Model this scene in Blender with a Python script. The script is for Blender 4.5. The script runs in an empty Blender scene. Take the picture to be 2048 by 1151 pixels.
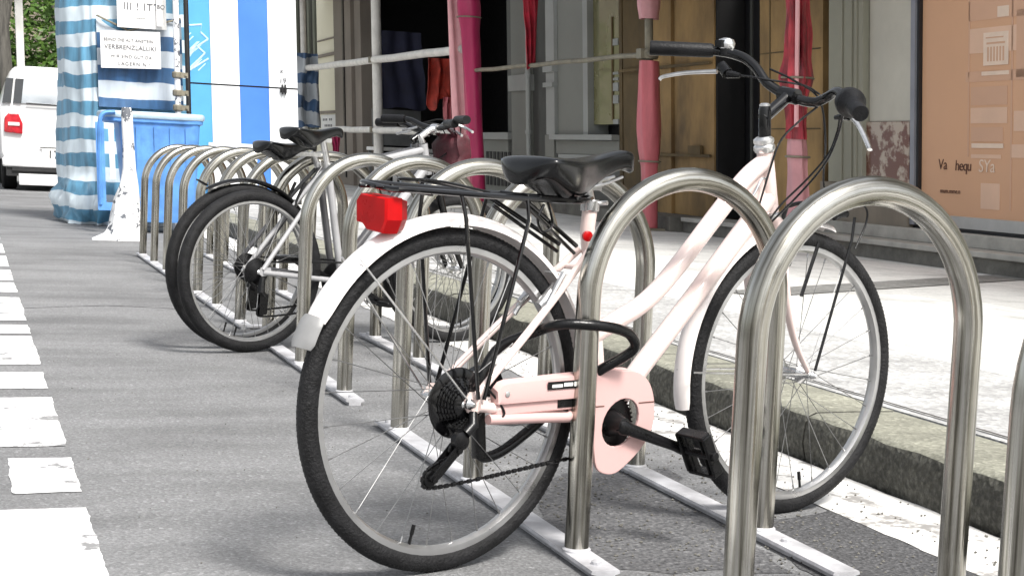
import bpy, bmesh, math, random
from mathutils import Vector, Matrix
from mathutils import noise as mnoise
random.seed(7)
S = bpy.context.scene
COL = S.collection
R = math.radians
PI = math.pi

# ---------------------------------------------------------------- camera
cam_d = bpy.data.cameras.new('camera')
cam = bpy.data.objects.new('camera', cam_d)
COL.objects.link(cam)
cr = Vector((0.94413591, -0.3263996, 0.0455047))
cu = Vector((-0.01625327, 0.09179314, 0.99564544))
cb = Vector((-0.3291553, -0.94076422, 0.08136014))
m = Matrix((cr, cu, cb)).transposed().to_4x4()
m.translation = Vector((-1.20093, -2.24972, 0.81641))
cam.matrix_world = m
cam_d.sensor_width = 36.0
cam_d.lens = 3143.185 / 2048 * 36
cam_d.clip_start = 0.05
cam_d.clip_end = 1500
S.camera = cam
# ---------------------------------------------------------------- light
SUN_EL, SUN_AZ = 54.0, 163.0          # azimuth measured from +Y towards +X
w = bpy.data.worlds.new('World')
S.world = w
w.use_nodes = True
nt = w.node_tree
bg = nt.nodes['Background']
sky = nt.nodes.new('ShaderNodeTexSky')
sky.sky_type = 'NISHITA'
sky.sun_disc = False
sky.sun_elevation = R(SUN_EL)
sky.sun_rotation = R(SUN_AZ)
sky.air_density = 1.3
sky.dust_density = 4.0
hs = nt.nodes.new('ShaderNodeHueSaturation')
hs.inputs['Saturation'].default_value = 0.25
nt.links.new(sky.outputs[0], hs.inputs['Color'])
nt.links.new(hs.outputs[0], bg.inputs[0])
bg.inputs[1].default_value = 0.125
sd = bpy.data.lights.new('sun', 'SUN')
sd.energy = 3.1
sd.angle = R(15)
sd.color = (1.0, 0.965, 0.91)
so = bpy.data.objects.new('sun', sd)
COL.objects.link(so)
el, az = R(SUN_EL), R(SUN_AZ)
to_sun = Vector((math.sin(az) * math.cos(el), math.cos(az) * math.cos(el), math.sin(el)))
so.rotation_euler = to_sun.to_track_quat('Z', 'Y').to_euler()
so.location = (0, 0, 20)
S.view_settings.view_transform = 'Standard'
S.view_settings.look = 'None'
S.view_settings.exposure = 0.76
S.view_settings.gamma = 1
S.view_settings.use_curve_mapping = False
S.cycles.max_bounces = 8
S.cycles.use_denoising = True

# ---------------------------------------------------------------- materials
def newmat(name):
    mt = bpy.data.materials.new(name)
    mt.use_nodes = True
    return mt, mt.node_tree, mt.node_tree.nodes['Principled BSDF']

def N(t, typ, **kw):
    n = t.nodes.new(typ)
    for k, v in kw.items():
        if k in n.inputs.keys():
            n.inputs[k].default_value = v
        else:
            setattr(n, k, v)
    return n

def noise_node(t, scale, detail=4, rough=0.6, coord='Object', stretch=None):
    tc = t.nodes.new('ShaderNodeTexCoord')
    mp = t.nodes.new('ShaderNodeMapping')
    if stretch:
        mp.inputs['Scale'].default_value = stretch
    t.links.new(tc.outputs[coord], mp.inputs[0])
    n = t.nodes.new('ShaderNodeTexNoise')
    n.inputs['Scale'].default_value = scale
    n.inputs['Detail'].default_value = detail
    n.inputs['Roughness'].default_value = rough
    t.links.new(mp.outputs[0], n.inputs['Vector'])
    return n

def ramp(t, src, stops):
    r = t.nodes.new('ShaderNodeValToRGB')
    e = r.color_ramp.elements
    while len(e) < len(stops):
        e.new(0.5)
    for k, (p, c) in enumerate(stops):
        e[k].position = p
        e[k].color = (*c, 1) if len(c) == 3 else c
    t.links.new(src, r.inputs[0])
    return r

def mat(name, col, rough=0.5, metal=0.0, var=0.12, scale=12, bump=0.0, bscale=None, coat=0.0, spec=0.5,
        stretch=None, alpha=1.0, trans=0.0, sheen=0.0):
    mt, t, b = newmat(name)
    n = noise_node(t, scale, 5, 0.6, stretch=stretch)
    lo = tuple(c * (1 - var) for c in col)
    hi = tuple(min(1, c * (1 + var)) for c in col)
    r = ramp(t, n.outputs[0], [(0.3, lo), (0.7, hi)])
    t.links.new(r.outputs[0], b.inputs['Base Color'])
    b.inputs['Metallic'].default_value = metal
    b.inputs['Specular IOR Level'].default_value = spec
    rr = ramp(t, n.outputs[0], [(0.25, (max(0, rough - 0.07),) * 3), (0.75, (min(1, rough + 0.1),) * 3)])
    t.links.new(rr.outputs[0], b.inputs['Roughness'])
    b.inputs['Coat Weight'].default_value = coat
    b.inputs['Transmission Weight'].default_value = trans
    b.inputs['Alpha'].default_value = alpha
    if bump:
        n2 = noise_node(t, bscale or scale * 4, 4, 0.6, stretch=stretch)
        bp = t.nodes.new('ShaderNodeBump')
        bp.inputs['Strength'].default_value = bump
        bp.inputs['Distance'].default_value = 0.01
        t.links.new(n2.outputs[0], bp.inputs['Height'])
        t.links.new(bp.outputs[0], b.inputs['Normal'])
    return mt

def chipped(name, base, chip, thr=0.62, scale=18, rough=0.55, stretch=None, width=0.04, bump=0.3, fine=3.0):
    """paint with worn-through patches"""
    mt, t, b = newmat(name)
    n = noise_node(t, scale, 6, 0.62, stretch=stretch)
    n3 = noise_node(t, scale * fine, 3, 0.6)
    mx = t.nodes.new('ShaderNodeMath'); mx.operation = 'MULTIPLY_ADD'
    t.links.new(n3.outputs[0], mx.inputs[0]); mx.inputs[1].default_value = 0.25
    t.links.new(n.outputs[0], mx.inputs[2])
    r = ramp(t, mx.outputs[0], [(thr, base), (thr + width, chip)])
    t.links.new(r.outputs[0], b.inputs['Base Color'])
    b.inputs['Roughness'].default_value = rough
    bp = t.nodes.new('ShaderNodeBump'); bp.inputs['Strength'].default_value = bump; bp.inputs['Distance'].default_value = 0.004
    bp.invert = True
    t.links.new(mx.outputs[0], bp.inputs['Height']); t.links.new(bp.outputs[0], b.inputs['Normal'])
    return mt

def asphalt(name, lo, mid, hi, grain=140, big=0.9, bump=0.5, specks=True):
    mt, t, b = newmat(name)
    n1 = noise_node(t, grain, 6, 0.75)
    n2 = noise_node(t, big, 6, 0.65)
    v = t.nodes.new('ShaderNodeTexVoronoi'); v.inputs['Scale'].default_value = grain * 0.9
    tc = t.nodes.new('ShaderNodeTexCoord'); t.links.new(tc.outputs['Object'], v.inputs['Vector'])
    r1 = ramp(t, n1.outputs[0], [(0.30, lo), (0.5, mid), (0.72, hi)])
    nb_ = noise_node(t, 2.4, 5, 0.6, stretch=(0.35, 1.6, 1))
    ad = t.nodes.new('ShaderNodeMath'); ad.operation = 'MULTIPLY_ADD'; ad.inputs[1].default_value = 0.5
    hf = t.nodes.new('ShaderNodeMath'); hf.operation = 'MULTIPLY'; hf.inputs[1].default_value = 0.5
    t.links.new(nb_.outputs[0], ad.inputs[0]); t.links.new(n2.outputs[0], hf.inputs[0]); t.links.new(hf.outputs[0], ad.inputs[2])
    r2 = ramp(t, ad.outputs[0], [(0.36, (0.70,) * 3), (0.5, (1.0,) * 3), (0.62, (1.2,) * 3)])
    mu = t.nodes.new('ShaderNodeMix'); mu.data_type = 'RGBA'; mu.blend_type = 'MULTIPLY'; mu.inputs[0].default_value = 1
    t.links.new(r1.outputs[0], mu.inputs[6]); t.links.new(r2.outputs[0], mu.inputs[7])
    rv = ramp(t, v.outputs['Color'], [(0.0, (0.62,) * 3), (0.8, (1.0,) * 3), (0.97, (1.5,) * 3)])
    m2 = t.nodes.new('ShaderNodeMix'); m2.data_type = 'RGBA'; m2.blend_type = 'MULTIPLY'; m2.inputs[0].default_value = 0.8
    t.links.new(mu.outputs[2], m2.inputs[6]); t.links.new(rv.outputs[0], m2.inputs[7])
    t.links.new(m2.outputs[2], b.inputs['Base Color'])
    b.inputs['Roughness'].default_value = 0.85
    bp = t.nodes.new('ShaderNodeBump'); bp.inputs['Strength'].default_value = bump; bp.inputs['Distance'].default_value = 0.006
    t.links.new(v.outputs['Distance'], bp.inputs['Height']); t.links.new(bp.outputs[0], b.inputs['Normal'])
    return mt

M = {}
M['asphalt'] = asphalt('asphalt', (0.125, 0.127, 0.13), (0.19, 0.192, 0.196), (0.31, 0.31, 0.315))
M['asphalt_dark'] = asphalt('asphalt dark gravel', (0.03, 0.03, 0.032), (0.08, 0.08, 0.084), (0.19, 0.19, 0.195), grain=110, bump=1.0)
M['asphalt_rough'] = asphalt('asphalt worn rough', (0.04, 0.04, 0.043), (0.11, 0.11, 0.115), (0.24, 0.24, 0.24), grain=90, bump=1.0)
M['road_paint'] = chipped('white road paint', (0.74, 0.74, 0.74), (0.22, 0.22, 0.22), thr=0.715, scale=7, width=0.05, fine=9)
M['gutter_paint'] = chipped('white gutter paint', (0.70, 0.69, 0.67), (0.28, 0.27, 0.26), thr=0.655, scale=6, width=0.10, fine=8)
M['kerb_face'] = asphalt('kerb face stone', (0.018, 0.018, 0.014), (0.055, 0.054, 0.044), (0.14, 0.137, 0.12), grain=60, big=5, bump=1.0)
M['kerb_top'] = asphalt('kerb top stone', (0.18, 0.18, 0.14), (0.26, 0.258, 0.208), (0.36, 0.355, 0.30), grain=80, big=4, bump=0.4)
M['steel'] = None
def steel(name, base, rough, streak=(60, 60, 1.2)):
    mt, t, b = newmat(name)
    n = noise_node(t, 6, 6, 0.7, stretch=streak)
    n2 = noise_node(t, 3, 4, 0.6)
    r = ramp(t, n.outputs[0], [(0.32, tuple(c * 0.45 for c in base)), (0.5, base), (0.72, tuple(min(1, c * 1.5) for c in base))])
    t.links.new(r.outputs[0], b.inputs['Base Color'])
    b.inputs['Metallic'].default_value = 1
    rr = ramp(t, n2.outputs[0], [(0.3, (rough * 0.7,) * 3), (0.7, (rough * 1.5,) * 3)])
    t.links.new(rr.outputs[0], b.inputs['Roughness'])
    bp = t.nodes.new('ShaderNodeBump'); bp.inputs['Strength'].default_value = 0.12; bp.inputs['Distance'].default_value = 0.002
    t.links.new(n.outputs[0], bp.inputs['Height']); t.links.new(bp.outputs[0], b.inputs['Normal'])
    return mt
def steel_tube():
    mt, t, b = newmat('brushed stainless with painted reflections')
    at = t.nodes.new('ShaderNodeAttribute'); at.attribute_name = 'tube_co'
    def nz(scale, det):
        n = t.nodes.new('ShaderNodeTexNoise'); n.inputs['Scale'].default_value = scale; n.inputs['Detail'].default_value = det
        n.inputs['Roughness'].default_value = 0.62
        t.links.new(at.outputs['Vector'], n.inputs['Vector']); return n
    n = nz(2.6, 5); n2 = nz(9, 3); n3 = noise_node(t, 7, 5, 0.65)
    r = ramp(t, n.outputs[0], [(0.35, (0.13, 0.12, 0.10)), (0.46, (0.36, 0.345, 0.30)), (0.60, (0.58, 0.57, 0.53)), (0.70, (0.30, 0.265, 0.20))])  # dark and bright colour streaks stand in for mirrored surroundings
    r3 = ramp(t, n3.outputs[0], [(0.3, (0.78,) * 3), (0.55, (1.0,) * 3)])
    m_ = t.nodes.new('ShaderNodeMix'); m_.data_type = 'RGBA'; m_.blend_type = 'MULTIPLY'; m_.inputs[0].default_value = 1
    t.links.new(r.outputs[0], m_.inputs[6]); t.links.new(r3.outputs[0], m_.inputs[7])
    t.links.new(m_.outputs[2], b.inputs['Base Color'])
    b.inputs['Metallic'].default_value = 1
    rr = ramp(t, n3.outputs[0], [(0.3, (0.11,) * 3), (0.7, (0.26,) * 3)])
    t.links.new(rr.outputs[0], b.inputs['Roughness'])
    bp = t.nodes.new('ShaderNodeBump'); bp.inputs['Strength'].default_value = 0.15; bp.inputs['Distance'].default_value = 0.003
    t.links.new(n2.outputs[0], bp.inputs['Height']); t.links.new(bp.outputs[0], b.inputs['Normal'])
    return mt
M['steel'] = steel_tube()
M['galv'] = mat('galvanised rail', (0.50, 0.50, 0.52), 0.5, 0.15, 0.35, 9, 0.15, 60)
M['silver'] = steel('silver alloy', (0.72, 0.72, 0.72), 0.25, (1, 1, 1))
M['rim'] = mat('rim alloy', (0.50, 0.50, 0.50), 0.30, 0.85, 0.15, 10)
M['spoke'] = mat('spoke steel', (0.32, 0.32, 0.32), 0.3, 0.9, 0.1)
M['rubber'] = mat('tyre rubber', (0.011, 0.011, 0.012), 0.6, 0, 0.6, 30, 0.5, 160, spec=0.25)
M['black'] = mat('black plastic', (0.004, 0.004, 0.0045), 0.27, 0, 0.4, 20, 0.1, 80, spec=0.35)
M['black_gloss'] = mat('black gloss paint', (0.003, 0.003, 0.0035), 0.14, 0, 0.3, 10, coat=0.3, spec=0.35)
M['grip'] = mat('rubber grip', (0.008, 0.008, 0.009), 0.42, 0, 0.3, 30, 0.25, 220, spec=0.22)
M['leather'] = mat('black saddle vinyl', (0.003, 0.0035, 0.004), 0.20, 0, 0.35, 9, 0.04, 200, spec=0.5)
M['pink'] = mat('pale pink enamel', (0.74, 0.60, 0.565), 0.28, 0, 0.03, 4, coat=0.6)
M['pink_guard'] = mat('pink chain guard plastic', (0.59, 0.385, 0.368), 0.42, 0, 0.03, 5)
M['pink_shade'] = mat('pink white fender', (0.82, 0.77, 0.75), 0.3, 0, 0.03, 5, coat=0.4)
M['flap'] = mat('grey mudflap', (0.26, 0.26, 0.26), 0.4, 0, 0.12, 14)
M['red_lens'] = mat('red reflector lens', (0.40, 0.0015, 0.003), 0.28, 0, 0.3, 8, coat=0.1, spec=0.2)
M['red_dark'] = mat('dark red plastic', (0.25, 0.004, 0.006), 0.3, 0, 0.2, 8)
M['white_bike'] = mat('white bike enamel', (0.34, 0.34, 0.35), 0.3, 0, 0.15, 6, coat=0.5)
M['grey_bike'] = mat('graphite bike enamel', (0.06, 0.06, 0.065), 0.3, 0, 0.2, 6, coat=0.5)
M['maroon'] = mat('maroon bag cloth', (0.055, 0.006, 0.012), 0.6, 0, 0.5, 12, 0.5, 30)
M['white'] = mat('white enamel', (0.80, 0.80, 0.80), 0.3, 0, 0.03, 3, coat=0.4)
M['van_dark'] = mat('van dark trim', (0.015, 0.015, 0.016), 0.5, 0, 0.3)
M['van_glass'] = mat('van glass dark', (0.02, 0.022, 0.025), 0.08, 0, 0.2, 4, coat=1)
M['van_mirror'] = mat('van glass reflecting sky', (0.8, 0.82, 0.84), 0.12, 0.85, 0.05, 3)
M['lamp_red'] = mat('tail lamp red', (0.45, 0.01, 0.02), 0.2, 0, 0.4, 14, coat=0.8)
M['blue_bin'] = mat('blue bin plastic', (0.10, 0.27, 0.62), 0.38, 0, 0.25, 6, 0.1, 30)
M['blue_rim'] = mat('pale blue bin rim', (0.42, 0.55, 0.66), 0.35, 0, 0.2, 7)
M['blue_light'] = mat('light blue panel', (0.085, 0.34, 0.66), 0.4, 0, 0.1, 2)
M['blue_mid'] = mat('blue panel', (0.06, 0.20, 0.62), 0.4, 0, 0.07, 2)
M['white_panel'] = mat('white panel', (0.78, 0.80, 0.82), 0.4, 0, 0.03, 2)
M['graffiti'] = mat('pale blue graffiti paint', (0.42, 0.66, 0.82), 0.5, 0, 0.2, 20)
M['peel'] = chipped('peeling white paint', (0.78, 0.79, 0.80), (0.12, 0.13, 0.15), thr=0.69, scale=10, width=0.02)
M['paper'] = mat('white paper', (0.76, 0.755, 0.74), 0.8, 0, 0.03, 6)
M['ink'] = mat('grey lettering ink', (0.12, 0.12, 0.13), 0.7, 0, 0.3, 20)
M['ink_brown'] = mat('brown lettering ink', (0.09, 0.035, 0.02), 0.7, 0, 0.3, 20)
M['bark'] = mat('grey bark', (0.085, 0.08, 0.07), 0.9, 0, 0.6, 3, 1.0, 12, stretch=(4, 4, 0.6))
M['stucco_white'] = mat('white render', (0.6, 0.6, 0.58), 0.8, 0, 0.12, 3, 0.3, 20)
def leaf_mat():
    mt, t, b = newmat('green leaves')
    oi = t.nodes.new('ShaderNodeTexCoord')
    n = noise_node(t, 2.2, 3, 0.6)
    r = ramp(t, n.outputs[0], [(0.3, (0.025, 0.06, 0.01)), (0.55, (0.075, 0.155, 0.02)), (0.75, (0.17, 0.27, 0.04))])
    t.links.new(r.outputs[0], b.inputs['Base Color'])
    b.inputs['Roughness'].default_value = 0.55
    return mt
M['leaf'] = leaf_mat()

# facade materials
M['orange'] = mat('orange poster paper', (0.60, 0.345, 0.205), 0.55, 0, 0.04, 1.2)
M['orange_pale'] = mat('pale poster reflection', (0.67, 0.44, 0.31), 0.5, 0, 0.08, 2)  # paler orange paints in the reflections on the poster window
M['orange_mid'] = mat('muted poster reflection and print', (0.58, 0.345, 0.225), 0.5, 0, 0.05, 2)  # muted tone of the painted reflections, also used for the label bars
M['poster_white'] = mat('cream poster print', (0.72, 0.56, 0.44), 0.5, 0, 0.06, 9)
M['frame_dark'] = mat('dark window frame', (0.012, 0.012, 0.014), 0.4, 0, 0.2)
M['frame_grey'] = mat('grey blue window frame', (0.25, 0.26, 0.29), 0.35, 0.3, 0.1, 4)
M['alu'] = mat('aluminium sill', (0.40, 0.40, 0.39), 0.4, 0.4, 0.1, 6, 0.1)
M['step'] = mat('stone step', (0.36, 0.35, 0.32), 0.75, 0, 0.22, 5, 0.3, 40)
M['riser'] = mat('dark riser stone', (0.13, 0.125, 0.11), 0.85, 0, 0.4, 6, 0.4, 30)  # darker and more mottled than the step stone
M['pilaster'] = mat('green grey pilaster', (0.29, 0.285, 0.225), 0.7, 0, 0.1, 2, 0.15, 20, stretch=(1, 1, 0.3))
M['cream_panel'] = mat('cream grey wall panel', (0.50, 0.485, 0.42), 0.75, 0, 0.08, 2.5, 0.2, 25)
M['marble'] = chipped('red brown marble', (0.14, 0.055, 0.035), (0.42, 0.35, 0.28), thr=0.60, scale=7, width=0.10, rough=0.35, bump=0.02)
M['plinth'] = mat('brown grey plinth', (0.22, 0.19, 0.15), 0.75, 0, 0.2, 3, 0.3, 20, stretch=(1, 1, 0.3))
M['ochre'] = mat('ochre stained stone', (0.27, 0.17, 0.068), 0.8, 0, 0.6, 1.5, 0.4, 14, stretch=(1, 1, 0.5))
M['ochre_dark'] = mat('dark brown stained stone', (0.10, 0.068, 0.028), 0.8, 0, 0.5, 2.2, 0.4, 14, stretch=(1, 1, 0.5))
M['black_hole'] = mat('dark interior', (0.006, 0.006, 0.007), 0.6, 0, 0.3)  # near-black colour stands in for the unlit depth of openings
M['door_black'] = mat('black door', (0.012, 0.012, 0.014), 0.35, 0, 0.2, 3)
M['olive'] = mat('olive window glass', (0.17, 0.16, 0.07), 0.25, 0, 0.2, 1.2, coat=0.6)
M['grey_frame'] = mat('grey shopfront timber', (0.185, 0.19, 0.17), 0.6, 0, 0.08, 3, 0.1, 20)
M['grey_light'] = mat('light grey shopfront timber', (0.29, 0.30, 0.285), 0.6, 0, 0.08, 3, 0.1, 20)
M['grey_dark'] = mat('dark grey shopfront panel', (0.075, 0.078, 0.072), 0.6, 0, 0.12, 3, 0.1, 20)
M['taupe'] = mat('taupe pillar stone', (0.23, 0.20, 0.17), 0.8, 0, 0.15, 2, 0.3, 20, stretch=(1, 1, 0.4))
M['cream'] = chipped('cream rendered wall', (0.80, 0.76, 0.60), (0.42, 0.40, 0.30), thr=0.80, scale=1.1, width=0.10)
M['olive_bar'] = mat('olive window bars', (0.12, 0.13, 0.10), 0.6, 0, 0.2, 3)
M['roof'] = mat('upper wall render', (0.30, 0.28, 0.24), 0.8, 0, 0.2, 1, 0.2, 10)
M['scaffold'] = mat('weathered white pole', (0.72, 0.70, 0.66), 0.6, 0, 0.14, 5, 0.3, 30, stretch=(1, 1, 1))
M['pole_dark'] = mat('dirty steel pole', (0.22, 0.20, 0.15), 0.6, 0.2, 0.3, 6, 0.3, 30)
M['deck'] = mat('added shade deck boards', (0.20, 0.17, 0.13), 0.85, 0, 0.3, 3, 0.3)  # boards of the deck added for shade
M['magenta'] = mat('magenta plastic sheet', (0.42, 0.022, 0.10), 0.35, 0, 0.2, 3, 0.2, 14, stretch=(2, 2, 0.3))
M['pink_sheet'] = mat('pale pink plastic sheet', (0.80, 0.42, 0.44), 0.5, 0, 0.15, 2)
M['pink_wrap'] = mat('pink plastic wrap', (0.50, 0.12, 0.14), 0.4, 0, 0.25, 3, 0.4, 12, stretch=(2, 2, 0.4))
M['pink_wrap3'] = mat('crumpled red sheet', (0.34, 0.03, 0.045), 0.4, 0, 0.9, 4, 0.8, 10, stretch=(2, 2, 0.5))
M['pink_wrap2'] = mat('pale pink wrap', (0.58, 0.28, 0.30), 0.45, 0, 0.2, 3, 0.3, 12)
M['red_cloth'] = mat('deep red cloth', (0.34, 0.012, 0.03), 0.7, 0, 0.5, 5, 0.6, 18)
M['red_orange'] = mat('red orange cloth', (0.36, 0.035, 0.02), 0.75, 0, 0.45, 5, 0.8, 12)
M['navy'] = mat('navy garment', (0.018, 0.020, 0.045), 0.8, 0, 0.3, 4, 0.5, 14)
M['grey_board'] = mat('grey counter board', (0.16, 0.165, 0.165), 0.6, 0, 0.2, 4)

def stripes(name, blue, white, period, phase, warp=0.05, axis=2):
    mt, t, b = newmat(name)
    tc = t.nodes.new('ShaderNodeTexCoord')
    n = noise_node(t, 2.0, 3, 0.5)
    sp = t.nodes.new('ShaderNodeSeparateXYZ'); t.links.new(tc.outputs['Object'], sp.inputs[0])
    a = t.nodes.new('ShaderNodeMath'); a.operation = 'MULTIPLY_ADD'
    t.links.new(n.outputs[0], a.inputs[0]); a.inputs[1].default_value = warp; t.links.new(sp.outputs[axis], a.inputs[2])
    d = t.nodes.new('ShaderNodeMath'); d.operation = 'MULTIPLY_ADD'; d.inputs[1].default_value = 1 / period; d.inputs[2].default_value = phase
    t.links.new(a.outputs[0], d.inputs[0])
    f = t.nodes.new('ShaderNodeMath'); f.operation = 'FRACT'; t.links.new(d.outputs[0], f.inputs[0])
    n2 = noise_node(t, 9, 4, 0.6, stretch=(1, 1, 0.15))
    rb = ramp(t, n2.outputs[0], [(0.3, tuple(c * 0.6 for c in blue)), (0.7, tuple(min(1, c * 1.45) for c in blue))])
    rw = ramp(t, n2.outputs[0], [(0.3, tuple(c * 0.80 for c in white)), (0.6, white)])
    k = ramp(t, f.outputs[0], [(0.0, (0, 0, 0)), (0.01, (1, 1, 1)), (0.5, (1, 1, 1)), (0.51, (0, 0, 0))])
    mx = t.nodes.new('ShaderNodeMix'); mx.data_type = 'RGBA'
    t.links.new(k.outputs[0], mx.inputs[0]); t.links.new(rb.outputs[0], mx.inputs[6]); t.links.new(rw.outputs[0], mx.inputs[7])
    t.links.new(mx.outputs[2], b.inputs['Base Color'])
    b.inputs['Roughness'].default_value = 0.5
    b.inputs['Sheen Weight'].default_value = 0.1
    return mt
M['tarp'] = stripes('blue white striped tarpaulin', (0.085, 0.235, 0.36), (0.62, 0.71, 0.77), 0.257, 0.10, 0.13)
M['tarp2'] = stripes('grey blue striped cloth', (0.04, 0.085, 0.17), (0.40, 0.43, 0.46), 0.55, 0.1, 0.5)

def pavers():
    mt, t, b = newmat('pale concrete pavers')
    tc = t.nodes.new('ShaderNodeTexCoord')
    br = t.nodes.new('ShaderNodeTexBrick')
    br.offset = 0.5
    br.inputs['Scale'].default_value = 1.0
    br.inputs['Brick Width'].default_value = 0.4
    br.inputs['Row Height'].default_value = 0.4
    br.inputs['Mortar Size'].default_value = 0.006
    br.inputs['Color1'].default_value = (0.62, 0.62, 0.60, 1)
    br.inputs['Color2'].default_value = (0.68, 0.675, 0.65, 1)
    br.inputs['Mortar'].default_value = (0.42, 0.42, 0.40, 1)
    t.links.new(tc.outputs['Object'], br.inputs['Vector'])
    n = noise_node(t, 1.2, 6, 0.7)
    n2 = noise_node(t, 60, 4, 0.7)
    r = ramp(t, n.outputs[0], [(0.3, (0.62,) * 3), (0.5, (0.95,) * 3), (0.7, (1.05,) * 3)])
    r2 = ramp(t, n2.outputs[0], [(0.3, (0.82,) * 3), (0.6, (1.05,) * 3)])
    a = t.nodes.new('ShaderNodeMix'); a.data_type = 'RGBA'; a.blend_type = 'MULTIPLY'; a.inputs[0].default_value = 1
    t.links.new(br.outputs[0], a.inputs[6]); t.links.new(r.outputs[0], a.inputs[7])
    c = t.nodes.new('ShaderNodeMix'); c.data_type = 'RGBA'; c.blend_type = 'MULTIPLY'; c.inputs[0].default_value = 1
    t.links.new(a.outputs[2], c.inputs[6]); t.links.new(r2.outputs[0], c.inputs[7])
    t.links.new(c.outputs[2], b.inputs['Base Color'])
    b.inputs['Roughness'].default_value = 0.8
    bp = t.nodes.new('ShaderNodeBump'); bp.inputs['Strength'].default_value = 0.4; bp.inputs['Distance'].default_value = 0.004
    t.links.new(c.outputs[2], bp.inputs['Height']); t.links.new(bp.outputs[0], b.inputs['Normal'])
    return mt
M['pavers'] = pavers()
M['slabs'] = asphalt('rough kerbside slabs', (0.30, 0.30, 0.30), (0.44, 0.44, 0.435), (0.62, 0.62, 0.61), grain=60, big=3, bump=0.5)
M['band'] = asphalt('grey drain strip', (0.16, 0.16, 0.15), (0.22, 0.22, 0.21), (0.28, 0.28, 0.27), grain=50, big=3, bump=0.2)

# ---------------------------------------------------------------- mesh helpers
SH = (-0.05409, 0.02150)            # the street surface is not quite level: upright things lean by this much from its normal
def shear(v, on):
    return (v[0] + SH[0] * v[2], v[1] + SH[1] * v[2], v[2]) if on else v

class MB:
    def __init__(s):
        s.v = []; s.f = []; s.mi = []; s.m = 0
    def face(s, idx):
        s.f.append(tuple(idx)); s.mi.append(s.m)
    def box(s, x0, x1, y0, y1, z0, z1):
        b = len(s.v)
        s.v += [(x, y, z) for z in (z0, z1) for y in (y0, y1) for x in (x0, x1)]
        for q in ((0, 2, 3, 1), (4, 5, 7, 6), (0, 1, 5, 4), (2, 6, 7, 3), (0, 4, 6, 2), (1, 3, 7, 5)):
            s.face([b + i for i in q])
        return s
    def hexa(s, pts):
        """8 points: bottom 4 ccw, top 4 ccw"""
        b = len(s.v); s.v += [tuple(p) for p in pts]
        for q in ((3, 2, 1, 0), (4, 5, 6, 7), (0, 1, 5, 4), (1, 2, 6, 5), (2, 3, 7, 6), (3, 0, 4, 7)):
            s.face([b + i for i in q])
        return s
    def tube(s, pts, r, seg=10, closed=False, caps=True, flat=None, up=None):
        P = [Vector(p) for p in pts]
        n = len(P)
        rr = r if isinstance(r, (list, tuple)) else [r] * n
        b = len(s.v)
        prev = None
        for i in range(n):
            if closed:
                t = (P[(i + 1) % n] - P[i - 1]).normalized()
            else:
                t = (P[min(i + 1, n - 1)] - P[max(i - 1, 0)]).normalized()
            if prev is None:
                a = Vector(up) if up else (Vector((0, 0, 1)) if abs(t.z) < 0.9 else Vector((0, 1, 0)))
                u = (a - t * a.dot(t)).normalized()
            else:
                a = Vector(up) if up else prev
                u = (a - t * a.dot(t)).normalized()
            prev = u
            w_ = t.cross(u)
            for k in range(seg):
                an = 2 * PI * k / seg
                cu_, cw_ = math.cos(an) * rr[i], math.sin(an) * rr[i]
                if flat: cu_ *= flat[0]; cw_ *= flat[1]
                s.v.append(tuple(P[i] + u * cu_ + w_ * cw_))
        m_ = n if closed else n - 1
        for i in range(m_):
            for k in range(seg):
                a0 = b + i * seg + k; a1 = b + i * seg + (k + 1) % seg
                c0 = b + ((i + 1) % n) * seg + k; c1 = b + ((i + 1) % n) * seg + (k + 1) % seg
                s.face((a0, a1, c1, c0))
        if caps and not closed:
            s.face([b + k for k in range(seg)][::-1])
            s.face([b + (n - 1) * seg + k for k in range(seg)])
        return s
    def loft(s, rings, closed_ring=True, caps=True, closed=False):
        b = len(s.v); k = len(rings[0]); n = len(rings)
        for rg in rings:
            s.v += [tuple(p) for p in rg]
        for i in range(n if closed else n - 1):
            for j in range(k if closed_ring else k - 1):
                i2 = (i + 1) % n
                s.face((b + i * k + j, b + i * k + (j + 1) % k, b + i2 * k + (j + 1) % k, b + i2 * k + j))
        if caps and closed_ring and not closed:
            s.face([b + j for j in range(k)][::-1]); s.face([b + (n - 1) * k + j for j in range(k)])
        return s
    def lathe(s, c, axis, prof, seg=32):
        """prof = [(radius, offset along axis)]"""
        c = Vector(c); ax = Vector(axis).normalized()
        a = Vector((0, 0, 1)) if abs(ax.z) < 0.9 else Vector((1, 0, 0))
        u = (a - ax * a.dot(ax)).normalized(); w_ = ax.cross(u)
        rings = []
        for r, o in prof:
            rings.append([c + ax * o + (u * math.cos(2 * PI * k / seg) + w_ * math.sin(2 * PI * k / seg)) * r for k in range(seg)])
        return s.loft(rings)
    def prism(s, poly, y0, y1, plane='xz'):
        """polygon in plane extruded along the third axis"""
        b = len(s.v); n = len(poly)
        def P(p, h):
            return {'xz': (p[0], h, p[1]), 'yz': (h, p[0], p[1]), 'xy': (p[0], p[1], h)}[plane]
        s.v += [P(p, y0) for p in poly] + [P(p, y1) for p in poly]
        s.face(range(b, b + n)); s.face([b + n + i for i in range(n)][::-1])
        for i in range(n):
            j = (i + 1) % n
            s.face((b + i, b + n + i, b + n + j, b + j))
        return s

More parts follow.
